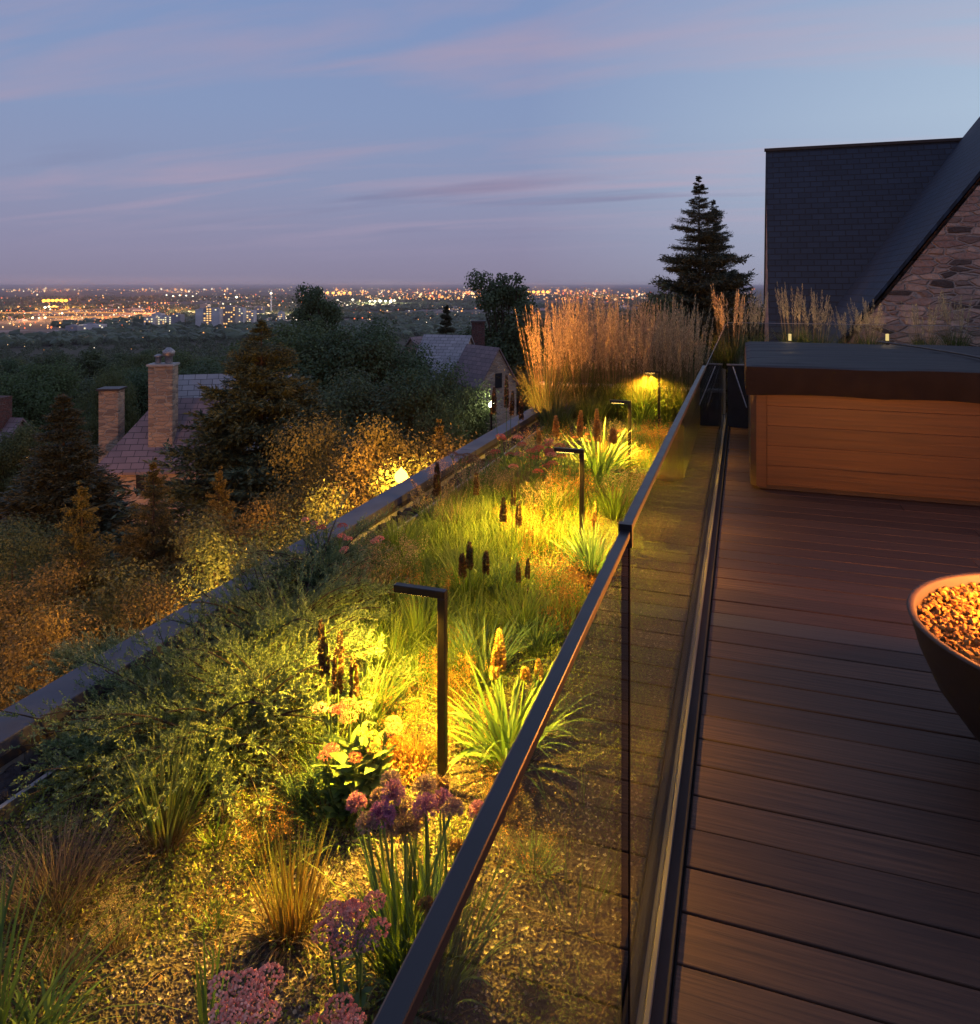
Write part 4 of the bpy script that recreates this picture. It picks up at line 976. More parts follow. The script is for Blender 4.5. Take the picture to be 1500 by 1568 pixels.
m = MB(); blades(m, rng, 130, .09, .34, .0085, .5, .5, .9, 7); part(m, 'foliage', M['g_blue'], al)

# --- juniper
def juniper(lab, loc, seed, nb, ln, h, reach=(1, 1), azr=None, leaf=.0115, leans=1.0):
    rng = np.random.default_rng(seed); r = empty('juniper', loc, lab, 'shrub')
    a = rng.random(nb) * 6.28 if azr is None else rng.uniform(azr[0], azr[1], nb)
    K = 9; t = np.linspace(0, 1, K); Ln = ln * rng.uniform(.35, 1.0, nb); el = rng.uniform(.15, 1.15, nb) * leans
    u = np.stack([np.cos(a) * reach[0], np.sin(a) * reach[1], np.zeros(nb)], 1)
    P = np.zeros((nb, K, 3))
    for k in range(1, K):
        e = el * (1 - .75 * t[k]) + .12 * np.sin(t[k] * 5 + a)
        P[:, k] = P[:, k - 1] + (Ln / (K - 1))[:, None] * (u * np.cos(e)[:, None] + [0, 0, 1] * np.sin(e)[:, None] * h)
    P += rng.normal(0, .05, (nb, 1, 3)) * [1, 1, .1]
    m = MB(); tubes(m, rng, P, np.linspace(.006, .0015, K)[None], 4); part(m, 'branch', M['bark'], r)
    nt_ = 34; tt = rng.uniform(.18, 1.0, (nb, nt_)); i = tt * (K - 1); i0 = np.minimum(i.astype(int), K - 2); f = (i - i0)[..., None]; ii = np.arange(nb)[:, None]
    Q = P[ii, i0] * (1 - f) + P[ii, i0 + 1] * f; T = nz(P[ii, i0 + 1] - P[ii, i0])
    tw = nz(T * 1.0 + rng.normal(0, .42, T.shape) + [0, 0, .25]); tl = .10 * rng.uniform(.4, 1.2, (nb, nt_)) * (1.15 - .5 * tt)
    nl = 22; q = np.linspace(.1, 1, nl)
    B = (Q[:, :, None] + tw[:, :, None] * (tl[..., None] * q)[..., None]).reshape(-1, 3)
    D = (tw[:, :, None] * 1.0 + rng.normal(0, .48, (nb, nt_, nl, 3))).reshape(-1, 3)
    tc_ = np.broadcast_to((.25 + .75 * q * rng.uniform(.6, 1, (nb, nt_, 1))), (nb, nt_, nl)).reshape(-1)
    m = MB(); diamonds(m, rng, B, D, leaf * rng.uniform(.6, 1.3, len(B)), leaf * .38, tc_)
    part(m, 'foliage', M['g_jun'], r); return r
def jp(px, py, z=0.0):
    p = ground(px, py, 1.6); p[2] = BED + z; return p
juniper('broad feathery juniper spilling across coping and bed', jp(325, 1150), 111, 150, .72, .95, (.9, .9))
juniper('low juniper branches creeping past the lava rubble', jp(190, 1150), 112, 60, .42, .6, (.8, .9), None, .0115)
juniper('juniper branches lying out over the coping at left', jp(245, 1075, .06), 116, 70, .50, .6, (1.0, .5), (2.3, 4.0), .011, .5)
juniper('yellow lit juniper mound behind the four brown spikes', jp(430, 1110), 113, 130, .56, 1.15, (.8, .8))
juniper('grey green juniper rising behind the broad one', jp(430, 1010), 114, 120, .66, 1.05, (.7, 1.0))
juniper('far wispy juniper leaning over the coping', jp(500, 900), 115, 80, .75, .9, (.6, 1.0))

# ================================================================== TREES
def conifer(seed, H, R, n_whorl=34, per=9, leaf=.13, lw=.035, mat='conif', z0=.06, droop=.35, nt_=26, tips=0):
    rng = np.random.default_rng(seed); r = empty('spruce_tree', (0, 0, 0), '', 'tree')
    m = MB(); t = np.linspace(0, 1, 8); tp = np.stack([np.zeros(8), np.zeros(8), t * H], 1)[None]; tubes(m, rng, tp, (.018 * H * (1 - t) ** 1.2 + .006)[None], 8)
    part(m, 'trunk', M['bark'], r)
    P = []; 
    for w in range(n_whorl):
        f = (w + rng.random() * .6) / n_whorl; z = H * (z0 + (1 - z0) * f); L_ = R * (1 - f) ** 1.0 * rng.uniform(.78, 1.15) + .02
        for k in range(per):
            a = rng.random() * 6.28; l = L_ * rng.uniform(.65, 1.08); q = np.linspace(0, 1, 6)
            zz = z + rng.normal(0, .03 * H / n_whorl * 8) + l * (.18 * f * q - droop * (1 - f) * (q - .9 * q ** 2.6))
            P.append(np.stack([l * q * math.cos(a), l * q * math.sin(a), zz], 1))
    P = np.array(P); nb = len(P); Ln = np.linalg.norm(P[:, -1] - P[:, 0], axis=1)
    m = MB(); tubes(m, rng, P, (np.linspace(1, .2, 6)[None] * (.012 * Ln[:, None] + .004)), 3); part(m, 'limb', M['bark'], r)
    tt = rng.uniform(.08, 1, (nb, nt_)); i = tt * 5; i0 = np.minimum(i.astype(int), 4); ff = (i - i0)[..., None]; ii = np.arange(nb)[:, None]
    Q = P[ii, i0] * (1 - ff) + P[ii, i0 + 1] * ff; T = nz(P[ii, i0 + 1] - P[ii, i0])
    sd_ = nz(np.cross(T, [0, 0, 1.0])) * rng.choice([-1, 1], (nb, nt_, 1))
    tw = nz(T * .9 + sd_ * rng.uniform(.3, 1.1, (nb, nt_, 1)) + rng.normal(0, .22, T.shape) - [0, 0, .12]); tl = (np.minimum(Ln[:, None] * .26, .55) * (1.05 - .7 * tt) + leaf * .9 * np.minimum(1, Ln[:, None] / .6))
    nl = 6; q = np.linspace(0.1, 1, nl)
    B = (Q[:, :, None] + tw[:, :, None] * (tl[..., None] * q)[..., None]).reshape(-1, 3); D = (tw[:, :, None] + rng.normal(0, .45, (nb, nt_, nl, 3))).reshape(-1, 3)
    lsc = np.repeat(np.clip(Ln / 1.3, .28, 1), nt_ * nl)
    m = MB(); diamonds(m, rng, B, D, lsc * leaf * rng.uniform(.7, 1.3, len(B)), lw * lsc); part(m, 'crown', M[mat], r)
    return Kind(r)
def broadleaf(seed, H, R, ncl=46, nleaf=22000, leaf=.10, mat='decid', low=.22, top=1.0, name='broadleaf_tree', stretch=1.0):
    rng = np.random.default_rng(seed); r = empty(name, (0, 0, 0), '', 'tree')
    d = nz(rng.normal(size=(ncl, 3))); rr = rng.uniform(.35, .95, ncl)[:, None]
    zc = H * (low + top) / 2; hz = H * (top - low) / 2
    cc = d * rr * [R * .82, R * .82, hz * .85]; cc[:, 2] += zc
    cr_ = rng.uniform(.16, .34, ncl) * R * (1.1 - .3 * np.abs(d[:, 2]))
    m = MB(); t = np.linspace(0, 1, 6); tr = np.stack([.03 * H * np.sin(t * 2 + seed), .02 * H * np.cos(t * 3), t * H * .7], 1); tubes(m, rng, tr[None], (.022 * H * (1 - .75 * t))[None], 8); part(m, 'trunk', M['bark'], r)
    m = MB(); q = np.linspace(0, 1, 5)[None, :, None]; st = tr[rng.integers(1, 5, ncl)][:, None]
    Lp = st * (1 - q) + cc[:, None] * q + np.array([0, 0, -.08 * H]) * np.sin(q * 3.14); tubes(m, rng, Lp, (.007 * H * np.linspace(1, .25, 5))[None], 4); part(m, 'limb', M['bark'], r)
    w = cr_ ** 2; idx = rng.choice(ncl, nleaf, p=w / w.sum()); dd = nz(rng.normal(size=(nleaf, 3))); rad_ = rng.random(nleaf) ** .38
    P = cc[idx] + dd * (cr_[idx] * rad_ * rng.choice([1, 1, 1.25], nleaf))[:, None] * [1, 1, .8 * stretch]
    nh = nz(dd + rng.normal(0, .42, (nleaf, 3)) + [0, 0, .25]); m = MB(); diamonds(m, rng, P, np.cross(nh, rng.normal(size=(nleaf, 3))), leaf * rng.uniform(.6, 1.3, nleaf), leaf * .6, None, nh)
    part(m, 'crown', M[mat], r)
    return Kind(r)
def stand(px, d, dx=0):
    p = at(px, 500, d); rr_ = math.hypot(p[0], p[1]); p[2] = float(zt(rr_)) - .3; return p
_ht = {}
def HT(kind, H):
    k = kind.root.name
    if k not in _ht: _ht[k] = max(v.co.z for o in KIDS[k] if o.name.startswith(('crown', 'trunk')) for v in o.data.vertices)
    return _ht[k]
def tree(kind, px, ytop, d, H, label, sw=1.0, rz=None, group=None):
    p = stand(px, d); top = at(px, ytop, d)[2]; s = (top - p[2]) / HT(kind, H)
    return kind.put(p, px * .37 if rz is None else rz, (s * sw, s * sw, s), label, group)
sp1 = conifer(201, 13.5, 5.2, 58, 14, .12, .042, 'conif', .05, .26, 44)
sp2 = conifer(202, 11, 5.4, 46, 14, .17, .06, 'conif_l', .05, .5, 44)
sp3 = conifer(203, 8, 1.9, 40, 16, .22, .075, 'conif', .02, .15, 30)
sp4 = conifer(204, 7, 2.5, 30, 12, .17, .065, 'decid_br', .03, .22, 30)
bA = broadleaf(301, 10, 3.6, 60, 30000, .15)
bB = broadleaf(302, 9, 3.2, 50, 26000, .14, 'decid_dk')
bC = broadleaf(303, 6, 2.3, 46, 100000, .046, 'decid_br', .12)
bD = broadleaf(304, 5.5, 2.1, 40, 90000, .044, 'decid', .1)
bE = broadleaf(305, 12, 2.6, 60, 26000, .17, 'decid_dk', .12, 1.0)

tree(sp1, 1070, 268, 25, 13.5, 'tall dark spruce between the reed grass and slate roofed house', 1.02)
tree(sp1, 1092, 305, 27, 13.5, 'second spruce tip close behind the tall dark spruce', .85)
tree(bB, 992, 432, 24, 9, 'dark round tree left of the tall spruce', .62)
tree(bB, 1125, 440, 27, 9, 'low dark tree between tall spruce and slate roofed house', .8)
tree(sp2, 400, 488, 19, 11, 'huge brown green spruce right of the stone chimneys', 1.22)
tree(bE, 772, 410, 62, 12, 'tall twin topped dark tree behind the grey roofed house', 1.0)
tree(bE, 482, 431, 50, 12, 'tallest green tree before the bright city centre', .75)
tree(bA, 450, 482, 44, 10, 'broad green tree below the tallest one', 1.2)
tree(bB, 540, 478, 42, 9, 'broad green tree left of the grey roofed house', 1.0)
tree(bB, 590, 520, 45, 9, 'dark tree hiding the brick chimney house', 1.15)
tree(sp3, 683, 466, 75, 8, 'small pointed spruce above the grey roof', 1.0)
tree(bB, 560, 560, 30, 9, 'reddish lit tree above the street lamp', 1.1)
tree(bB, 640, 545, 30, 9, 'dark tree before the grey roofed house', .85)
tree(bA, 700, 578, 28, 10, 'tree behind the parapet beside the white garden lamp', .7)
tree(bC, 545, 618, 12.0, 6, 'amber lit tree rising left of the street lamp', .8)
tree(bC, 625, 655, 10.9, 6, 'amber lit bush tree directly behind the street lamp', .85)
tree(sp4, 672, 640, 12.5, 7, 'dim bush between street lamp and white garden lamp', .9)
tree(bD, 560, 690, 9.6, 5.5, 'bright leafy bush just left of the street lamp', .7)
tree(bC, 455, 750, 11, 6, 'amber bush tree between huge spruce and coping', .75)
tree(sp3, 97, 602, 20, 8, 'dark cone shaped evergreen left of the pale stone house', 1.7)
tree(sp4, 235, 700, 15, 7, 'olive amber tree before the pale stone house wall', .9)
tree(sp4, 125, 735, 12, 7, 'amber tree below the cone shaped evergreen', 1.0)
tree(sp4, 335, 712, 12.5, 7, 'amber tree with ragged top before the huge spruce', .8)
tree(bD, 30, 780, 14, 5.5, 'dull green bush at the left picture edge', 1.2)
tree(bD, 240, 800, 10.5, 5.5, 'amber bush over the coping and juniper', 1.1)
tree(bC, 60, 880, 9.5, 6, 'rusty bush low at the left beyond the coping', 1.0)
tree(bD, 385, 790, 9.5, 5.5, 'dark amber bush behind the middle of the coping', .9)
tree(sp4, -30, 800, 11, 7, 'rusty tree cut by the left picture edge', 1.0)
tree(bC, 150, 900, 8.5, 6, 'rusty bush right above the juniper and coping', .8)
tree(bA, 170, 558, 48, 10, 'leafy green tree behind the smaller stone chimney', .55)
tree(bB, 215, 550, 60, 9, 'dark tree between the two stone chimneys', 1.0)
tree(bA, 40, 548, 60, 10, 'green tree high at the left picture edge', 1.1)
tree(bB, 90, 560, 70, 9, 'dark tree above the cone shaped evergreen', 1.3)
tree(bB, 330, 545, 62, 9, 'dark tree right of the tall stone chimney', 1.2)
tree(bA, 20, 640, 34, 10, 'tree by the pink gabled house', .8)
tree(bA, 300, 530, 95, 10, 'mid green tree behind the tall stone chimney', 1.2)
rng = np.random.default_rng(400)
gk = [bA, bB, bE]; gl_ = ['round green tree on the hillside', 'dark tree on the hillside', 'slim dark tree on the hillside']
def zone(px, Z):
    for a, b in Z:
        if px < a: return b
ZH = [(70, 'near the left picture edge'), (170, 'above the cone shaped evergreen'), (230, 'above the smaller stone chimney'), (300, 'above the tall stone chimney'), (440, 'behind the huge spruce'), (560, 'below the tallest green tree'), (650, 'between tallest green tree and grey roof'), (790, 'behind the grey roofed house'), (2000, 'behind the tall reed grass')]
ZC = [(60, 'at the far left of the city'), (125, 'below the intense amber bank'), (215, 'left of the low white group'), (300, 'around the low white group'), (400, 'around the twin blocks'), (440, 'near the tall mast'), (560, 'by the tallest green tree'), (620, 'below the white floodlights'), (770, 'left of the twin topped tree'), (2000, 'right of the twin topped tree')]
gh = [10, 9, 12]
for i in range(56):
    d = rng.uniform(75, 210); px = rng.uniform(-60, 760) if i % 5 else rng.uniform(760, 1100); k3 = i % 3
    yt = 438 + np.interp(d, [75, 210], [120, 102]) + rng.normal(0, 8)
    tree(gk[k3], px, yt, d, gh[k3], gl_[k3] + ' ' + zone(px, ZH), rng.uniform(.9, 1.4), rng.random() * 6, 'trees on the hillside below the city')
# far woods reading as one mass
rng = np.random.default_rng(401); m = MB(); n = 5200
a = rng.uniform(-.72, .40, n) ; d = 190 * (1500 / 190) ** (rng.random(n) ** .8)
Pt = FW[None] * (d * np.cos(a))[:, None] + RT[None] * (d * np.sin(a))[:, None]
zz = zt(np.hypot(Pt[:, 0], Pt[:, 1])); Ht = rng.uniform(7, 12.5, n); Rt = rng.uniform(3, 6.5, n)
for kx in range(2):
    q = 60; sel = np.arange(n)
    dd = nz(rng.normal(size=(n, q, 3))); dd[..., 2] = np.abs(dd[..., 2]) * .9
    P = np.stack([Pt[:, 0], Pt[:, 1], zz + Ht * .45], 1)[:, None] + dd * (rng.uniform(.7, 1.05, (n, q, 1))) * np.stack([Rt, Rt, Ht * .55], 1)[:, None]
    sz_ = (.28 * Rt[:, None] * np.ones((n, q))).ravel()
    diamonds(m, rng, P.reshape(-1, 3), rng.normal(size=(n * q, 3)) + [0, 0, -.2], sz_ * 1.3, sz_ * .9)
tag(m.build('woods', M['forest']), 'distant dark woods filling the slope down to the city', 'woods', kind='stuff')
# scattered tree masses over the plain
m = MB(); n = 15000; a = rng.uniform(-.72, .30, n); d = 1250 * (7000 / 1250) ** rng.random(n)
Pt = FW[None] * (d * np.cos(a))[:, None] + RT[None] * (d * np.sin(a))[:, None]
k = vnoise(Pt[:, 0] + 9e3, Pt[:, 1] + 9e3, .0035, 66) > .45; Pt = Pt[k]; n = len(Pt); R_ = rng.uniform(6, 13, n)
stones(m, rng, np.stack([Pt[:, 0], Pt[:, 1], np.full(n, -85.5 + 4.)], 1), R_, .8, .2)
tag(m.build('treeline', M['forest']), 'dark tree belts between the city lights on the plain', 'woods', kind='stuff')

# ================================================================== HOUSES
def frame(p, yaw):
    return Matrix.Translation(Vector(p)) @ Matrix.Rotation(yaw, 4, 'Z')
def gable(root, Lx, run, drop, wall_h, wallm, roofm, over=.25, t=.12, hipL=0.0, hipR=0.0, org=(0, 0, 0)):
    """ridge along local x from 0 to Lx at z=0, eaves at y=+-run, z=-drop; walls go down wall_h more"""
    ox, oy, oz = org
    m = MB(); V = [(0, -run, -drop), (Lx, -run, -drop), (Lx, run, -drop), (0, run, -drop), (0, -run, -drop - wall_h), (Lx, -run, -drop - wall_h), (Lx, run, -drop - wall_h), (0, run, -drop - wall_h), (hipL, 0, -.05), (Lx - hipR, 0, -.05)]
    V = np.array(V, float) + [ox, oy, oz]
    m.add(V, [(4, 5, 1, 0), (5, 6, 2, 1), (6, 7, 3, 2), (7, 4, 0, 3)]); m.add(V, [(0, 8, 3), (1, 2, 9)]) if not (hipL or hipR) else None
    part(m, 'wall', wallm, root)
    m = MB(); k = over; s = drop / run; e = k * s
    xa, xb = -k if not hipL else -k, Lx + k
    r0, r1 = (hipL if hipL else xa), (Lx - hipR if hipR else xb)
    for sg in (-1, 1):
        A = np.array([(xa, sg * (run + k), -drop - e), (xb, sg * (run + k), -drop - e), (r1, 0, 0), (r0, 0, 0)], float)
        B = A + [0, 0, t]; VV = np.concatenate([A, B]) + [ox, oy, oz]
        m.add(VV, np.array([(0, 1, 2, 3), (7, 6, 5, 4), (0, 4, 5, 1), (1, 5, 6, 2), (2, 6, 7, 3), (3, 7, 4, 0)]))
    for hp, xe, rr in ((hipL, xa, r0), (hipR, xb, r1)):
        if hp:
            A = np.array([(xe, -(run + k), -drop - e), (xe, (run + k), -drop - e), (rr, 0, 0)], float); B = A + [0, 0, t]
            m.add(np.concatenate([A, B]) + [ox, oy, oz], [(0, 1, 2), (5, 4, 3), (0, 3, 4, 1)])
    rf = part(m, 'roof', roofm, root)
    sl = math.hypot(1, s)
    setuv(rf, lambda v, n_: ((v[0] - ox, (v[1] - oy) * sl) if abs(n_[1]) > abs(n_[0]) else (v[1] - oy, (v[0] - ox) * sl)))
    return rf
def boxpart(root, name, a, b, mat, bev=.0):
    m = MB(); m.box(a, b); o = part(m, name, mat, root)
    if bev: bevel(o, bev)
    return o

# the slate roofed house at right
hs = empty('slate_roofed_house', (0, 0, 0), 'stone house with steep dark slate roofs beyond the hot tub', 'house')
m = MB()
mL = at(1172, 231, 17.6); Xl = mL[0]; Zr = mL[2]; Yr = mL[1]
Ye = at(1172, 500, 15.2)[1]; Ze = at(1172, 560, 15.2)[2]
Xr = 14.0; slope_m = (Zr - Ze) / (Yr - Ye)
Ye2 = Ye - .0
V = np.array([(Xl, Ye2, Ze), (Xr, Ye2, Ze), (Xr, Yr, Zr), (Xl, Yr, Zr)]); V2 = V + [0, 0, -.14]
m.add(np.concatenate([V, V2]), np.array([(0, 1, 2, 3), (7, 6, 5, 4), (0, 4, 5, 1), (1, 5, 6, 2), (2, 6, 7, 3), (3, 7, 4, 0)]))
Vb = np.array([(Xl, 2 * Yr - Ye2, Ze), (Xr, 2 * Yr - Ye2, Ze), (Xr, Yr, Zr), (Xl, Yr, Zr)]); Vb2 = Vb + [0, 0, -.14]
m.add(np.concatenate([Vb, Vb2]), np.array([(3, 2, 1, 0), (4, 5, 6, 7), (1, 5, 4, 0), (2, 6, 5, 1), (3, 7, 6, 2), (0, 4, 7, 3)]))
rf = part(m, 'roof', M['slate'], hs); sl = math.hypot(1, slope_m); setuv(rf, lambda v, n_: (v[0] * 1.0, v[1] * sl))
m = MB(); m.box((Xl - .03, Yr - .05, Zr - .02), (8.0, Yr + .05, Zr + .045)); part(m, 'ridge_cap', plain('dark_lead', (.02, .024, .034), .7), hs)
m = MB(); Wx = Xl + .03
V = np.array([(Wx, Ye2 + .15, Ze - .1), (Wx, Yr, Zr - .2), (Wx, 2 * Yr - Ye2 - .15, Ze - .1), (Wx, 2 * Yr - Ye2 - .15, -8), (Wx, Ye2 + .15, -8)]); V2 = V + [.4, 0, 0]
m.add(np.concatenate([V, V2]), [(0, 1, 2, 3, 4), (9, 8, 7, 6, 5)]); m.box((Wx, Ye2 + .15, -8), (Xr, Ye2 + .45, Ze - .12))
# narrow proud verge of stone on the left gable
m.box((Xl - .035, Ye2 + .2, -6), (Xl + .02, Ye2 + .9, Ze + .2))
part(m, 'wall', M['stone'], hs)
# projecting wing with the stone gable
d1 = 12.0
g0 = at(1335, 475, d1); g1 = at(1500, 285, 12.0 - .0)
Yg = g0[1]; 
def onY(px, py, Yp):
    # point on plane y=Yp seen at pixel
    dr = FW + RT * ((px - 750) / F_PX) + np.array([0, 0, -(py - 438) / F_PX]); return CAM + dr * (Yp / dr[1])
g0 = onY(1335, 466, Yg); g1 = onY(1500, 268, Yg); ms = (g1[2] - g0[2]) / (g1[0] - g0[0])
Xc_ = g0[0] + 4.4; Zc_ = g0[2] + 4.4 * ms; Xe_ = g0[0] - 1.1; Ze_ = g0[2] - 1.1 * ms; Yb = Yr + .05
m = MB()
for sg in (-1, 1):
    A = np.array([(Xc_ + sg * (Xc_ - Xe_), Yg - .07, Ze_), (Xc_ + sg * (Xc_ - Xe_), Yb, Ze_), (Xc_, Yb, Zc_), (Xc_, Yg - .07, Zc_)]); B = A + [0, 0, .08]
    m.add(np.concatenate([A, B]), np.array([(0, 1, 2, 3), (7, 6, 5, 4), (0, 4, 5, 1), (1, 5, 6, 2), (2, 6, 7, 3), (3, 7, 4, 0)]))
rf = part(m, 'roof', M['slate'], hs); sl2 = math.hypot(1, ms); setuv(rf, lambda v, n_: (v[1], v[0] * sl2))
m = MB(); V = np.array([(Xe_ + .12, Yg, Ze_), (Xc_, Yg, Zc_ - .1), (2 * Xc_ - Xe_ - .12, Yg, Ze_), (2 * Xc_ - Xe_ - .12, Yg, -8), (Xe_ + .12, Yg, -8)]); V2 = V + [0, .4, 0]
m.add(np.concatenate([V, V2]), [(4, 3, 2, 1, 0), (5, 6, 7, 8, 9), (0, 5, 9, 4)]); part(m, 'wall', M['stone'], hs)

# the pale stone house at left with two chimneys
def placed(name, px, py, d, yaw, lab, cat='house'):
    return empty(name, at(px, py, d), lab, cat, None, yaw)
h1 = placed('stone_house', 210, 614, 31.5, TH + .10, 'pale stone house with mauve roof and two stone chimneys')
gable(h1, 4.6, 2.2, 2.3, 4.5, M['stone2'], M['slate3'], .22, .1, 1.6, 0, (-.7, 0, 0))
boxpart(h1, 'window', (.75, -2.24, -3.35), (1.45, -2.19, -2.45), M['window'])
boxpart(h1, 'window_frame', (1.07, -2.26, -3.35), (1.13, -2.245, -2.45), M['fascia'])
c1 = boxpart(h1, 'chimney', (1.0, -1.65, -4.2), (1.95, -.9, 1.62), M['stone2'], .03)
boxpart(h1, 'chimney_cap', (.95, -1.72, 1.62), (2.0, -.85, 1.70), M['conc'])
m = MB(); lathe(m, [(.12, 1.72), (.12, 1.95), (.16, 1.97), (.16, 2.02), (.05, 2.08), (.0, 2.08)], (1.27, -1.25), 12); lathe(m, [(.15, 1.72), (.15, 2.0), (.24, 2.02), (.24, 2.2), (.08, 2.34), (.0, 2.34)], (1.68, -1.25), 12); part(m, 'chimney_pot', M['bright_metal'], h1)
boxpart(h1, 'chimney', (-1.65, .2, -3.6), (-.85, .95, .42), M['stone2'], .03)
boxpart(h1, 'chimney_cap', (-1.72, .13, .42), (-.78, 1.02, .5), M['fascia'])
h1b = placed('stone_house', 281, 577, 33.5, TH + .25, 'pale grey roofed wing right of the tall stone chimney, half behind the spruce')
gable(h1b, 4.5, 2.6, 3.2, 4.5, M['stone2'], M['slate2'], .2, .1)
# grey roofed house in the middle
h2 = placed('grey_roofed_house', 652, 514, 52, TH - .32, 'steep grey roofed house beyond the street lamp')
gable(h2, 3.2, 3.2, 2.9, 3.5, M['stone2'], M['slate2'], .15, .1)
h2b = placed('grey_roofed_house', 716, 529, 49, TH - .95, 'small gabled wing with dark window beside the white garden lamp')
gable(h2b, 3.4, 1.4, 2.2, 3.0, M['stone2'], M['slate3'], .12, .1)
boxpart(h2b, 'window', (3.36, -.25, -2.4), (3.44, .25, -1.5), M['window'])
h2c = placed('brick_chimney', 732, 494, 52, TH, 'dark brick chimney over the grey roofed house', 'chimney')
boxpart(h2c, 'stack', (-.45, -.3, -6), (.45, .5, 0), M['brick']); boxpart(h2c, 'cap', (-.52, -.37, 0), (.52, .57, .12), M['fascia'])
h2d = placed('grey_roofed_house', 630, 518, 55, TH + .9, 'dark side roof left of the steep grey roof')
gable(h2d, 3.6, 2.2, 2.6, 3.5, M['stone2'], M['slate3'], .15, .1)
h3 = placed('brick_house', 470, 560, 48, TH + .1, 'brick house hidden among the dark trees')
gable(h3, 4.0, 2.5, 1.9, 4, M['brick'], M['slate3'], .2, .1)
boxpart(h3, 'chimney', (.4, -1.2, -1.4), (1.2, -.5, 1.35), M['brick']); boxpart(h3, 'chimney_cap', (.35, -1.25, 1.35), (1.25, -.45, 1.45), M['conc'])
h4 = placed('pink_house', -30, 640, 36, TH - .2, 'dusky pink gabled house at the left picture edge')
gable(h4, 2.2, 1.8, 1.9, 3.5, plain('pink_render', (.42, .24, .2), .9), M['slate3'], .2, .1)
boxpart(h4, 'chimney', (.9, -.6, -1.0), (1.7, .1, 1.1), M['brick'])

# ================================================================== LAMPS BELOW THE PARAPET, SEEN AND ASSUMED
def street_lamp(loc_top, lab, col, power, size=.13, pole=True):
    x, y, z = loc_top; gz = float(zt(math.hypot(x, y))) - .2
    r = empty('street_lamp', (x, y, gz), lab, 'lamp')
    m = MB(); t = np.linspace(0, 1, 5); tubes(m, np.random.default_rng(1), np.stack([t * 0, t * 0, t * (z - gz - size)], 1)[None], .04, 8); part(m, 'pole', M['black_metal'], r)
    m = MB(); h = z - gz; lathe(m, [(.001, h - size)] + [(size * math.sin(a_), h - size * math.cos(a_)) for a_ in np.linspace(.3, 2.5, 12)] + [(size * .32, h + size * 1.05), (size * .12, h + size * 1.35), (.001, h + size * 1.5)], (0, 0), 28)
    part(m, 'lantern', emit('sodium_glow', col, 12), r)
    plight('lamp_glow', (x, y, z + .35), power, col, size, None)
street_lamp(at(614, 730, 8.6), 'glowing amber street lamp just over the coping among lit leaves', (1, .38, .045), 1700, .078)
street_lamp(at(752, 620, 27), 'cool white garden lamp before the small gabled wing', (1, .93, .62), 60, .10)
street_lamp(at(-330, 900, 9.5), 'assumed amber street lamp added outside the left picture edge', (1, .38, .06), 520, .09)  # off-frame lamp, added to carry amber light onto the left bushes
street_lamp(at(330, 1010, 8.2), 'assumed amber lamp added low behind the juniper and coping', (1, .40, .06), 300, .07)  # unseen lamp, assumed from the orange glow on the left trees
street_lamp(at(75, 850, 24), 'assumed amber lamp added among trees before the pale stone house', (1, .42, .14), 500, .1)  # unseen lamp added for the warm light on the stone house and chimneys

# ================================================================== CITY
rng = np.random.default_rng(500)
ZP = 1.5 - 87.0
def onplain(px, py): return at(px, py, F_PX * 87.0 / (py - 438))
cityw = [emit('city_amber', (1, .38, .10), 2.4, False), emit('city_warm', (1, .62, .28), 2.2, False), emit('city_red', (1, .20, .07), 1.7, False), emit('city_white', (1, .85, .60), 2.0, False)]
clusters = [ # x0 x1 y0 y1 n size_px weights
 (0, 260, 470, 500, 520, .62, (5, 3, 5, 1)), (0, 260, 462, 512, 150, .75, (4, 3, 2, 2)), (0, 110, 444, 449, 60, .8, (2, 4, 1, 2)), (190, 352, 444.5, 449, 90, .8, (3, 4, 1, 1)),
 (0, 700, 441, 447, 220, .5, (3, 3, 2, 1)), (0, 500, 450, 470, 150, .6, (3, 3, 3, 1)), (200, 300, 465, 490, 140, .7, (5, 3, 3, 0)), (300, 470, 448, 475, 90, .7, (2, 4, 1, 2)),
 (495, 560, 446, 455, 70, .9, (5, 3, 1, 0)), (560, 750, 448, 462, 260, .85, (6, 4, 2, 0)), (510, 605, 462, 471, 60, 1.1, (0, 2, 0, 6)), (600, 760, 444, 450, 80, .6, (5, 2, 2, 0)),
 (420, 740, 470, 500, 170, .6, (3, 4, 2, 1)), (800, 980, 446, 462, 240, .8, (5, 3, 2, 1)), (960, 1000, 447, 460, 30, .8, (5, 3, 2, 1)), (800, 980, 462, 480, 60, .55, (4, 3, 1, 1)),
 (395, 480, 475, 500, 60, .8, (2, 4, 0, 3)), (700, 1000, 440.6, 445, 100, .5, (4, 3, 2, 1)), (150, 260, 486, 500, 80, .9, (6, 2, 2, 0)), (0, 420, 505, 560, 26, .6, (3, 3, 0, 1)),
 (640, 735, 478, 500, 40, .6, (3, 4, 1, 1)), (1140, 1168, 444, 460, 10, .6, (4, 3, 2, 1))]
ms_ = [MB() for _ in range(4)]
for (a, b, c, d_, n, sp, w) in clusters:
    w = np.array(w, float); w /= w.sum(); w = np.cumsum(w)
    for _ in range(n):
        px = rng.uniform(a, b); py = rng.uniform(c, d_); p = onplain(px, py); dd = F_PX * 87 / (py - 438)
        s = sp * min(rng.lognormal(-.65, .7), 1.5) * dd / F_PX * 1.6
        p[2] = ZP + s * 1.0 + rng.uniform(2, 9)
        if py > 503: p[2] = float(zt(math.hypot(p[0], p[1]))) + 12
        octas(ms_[int(np.searchsorted(w, rng.random()))], rng, p[None], s)
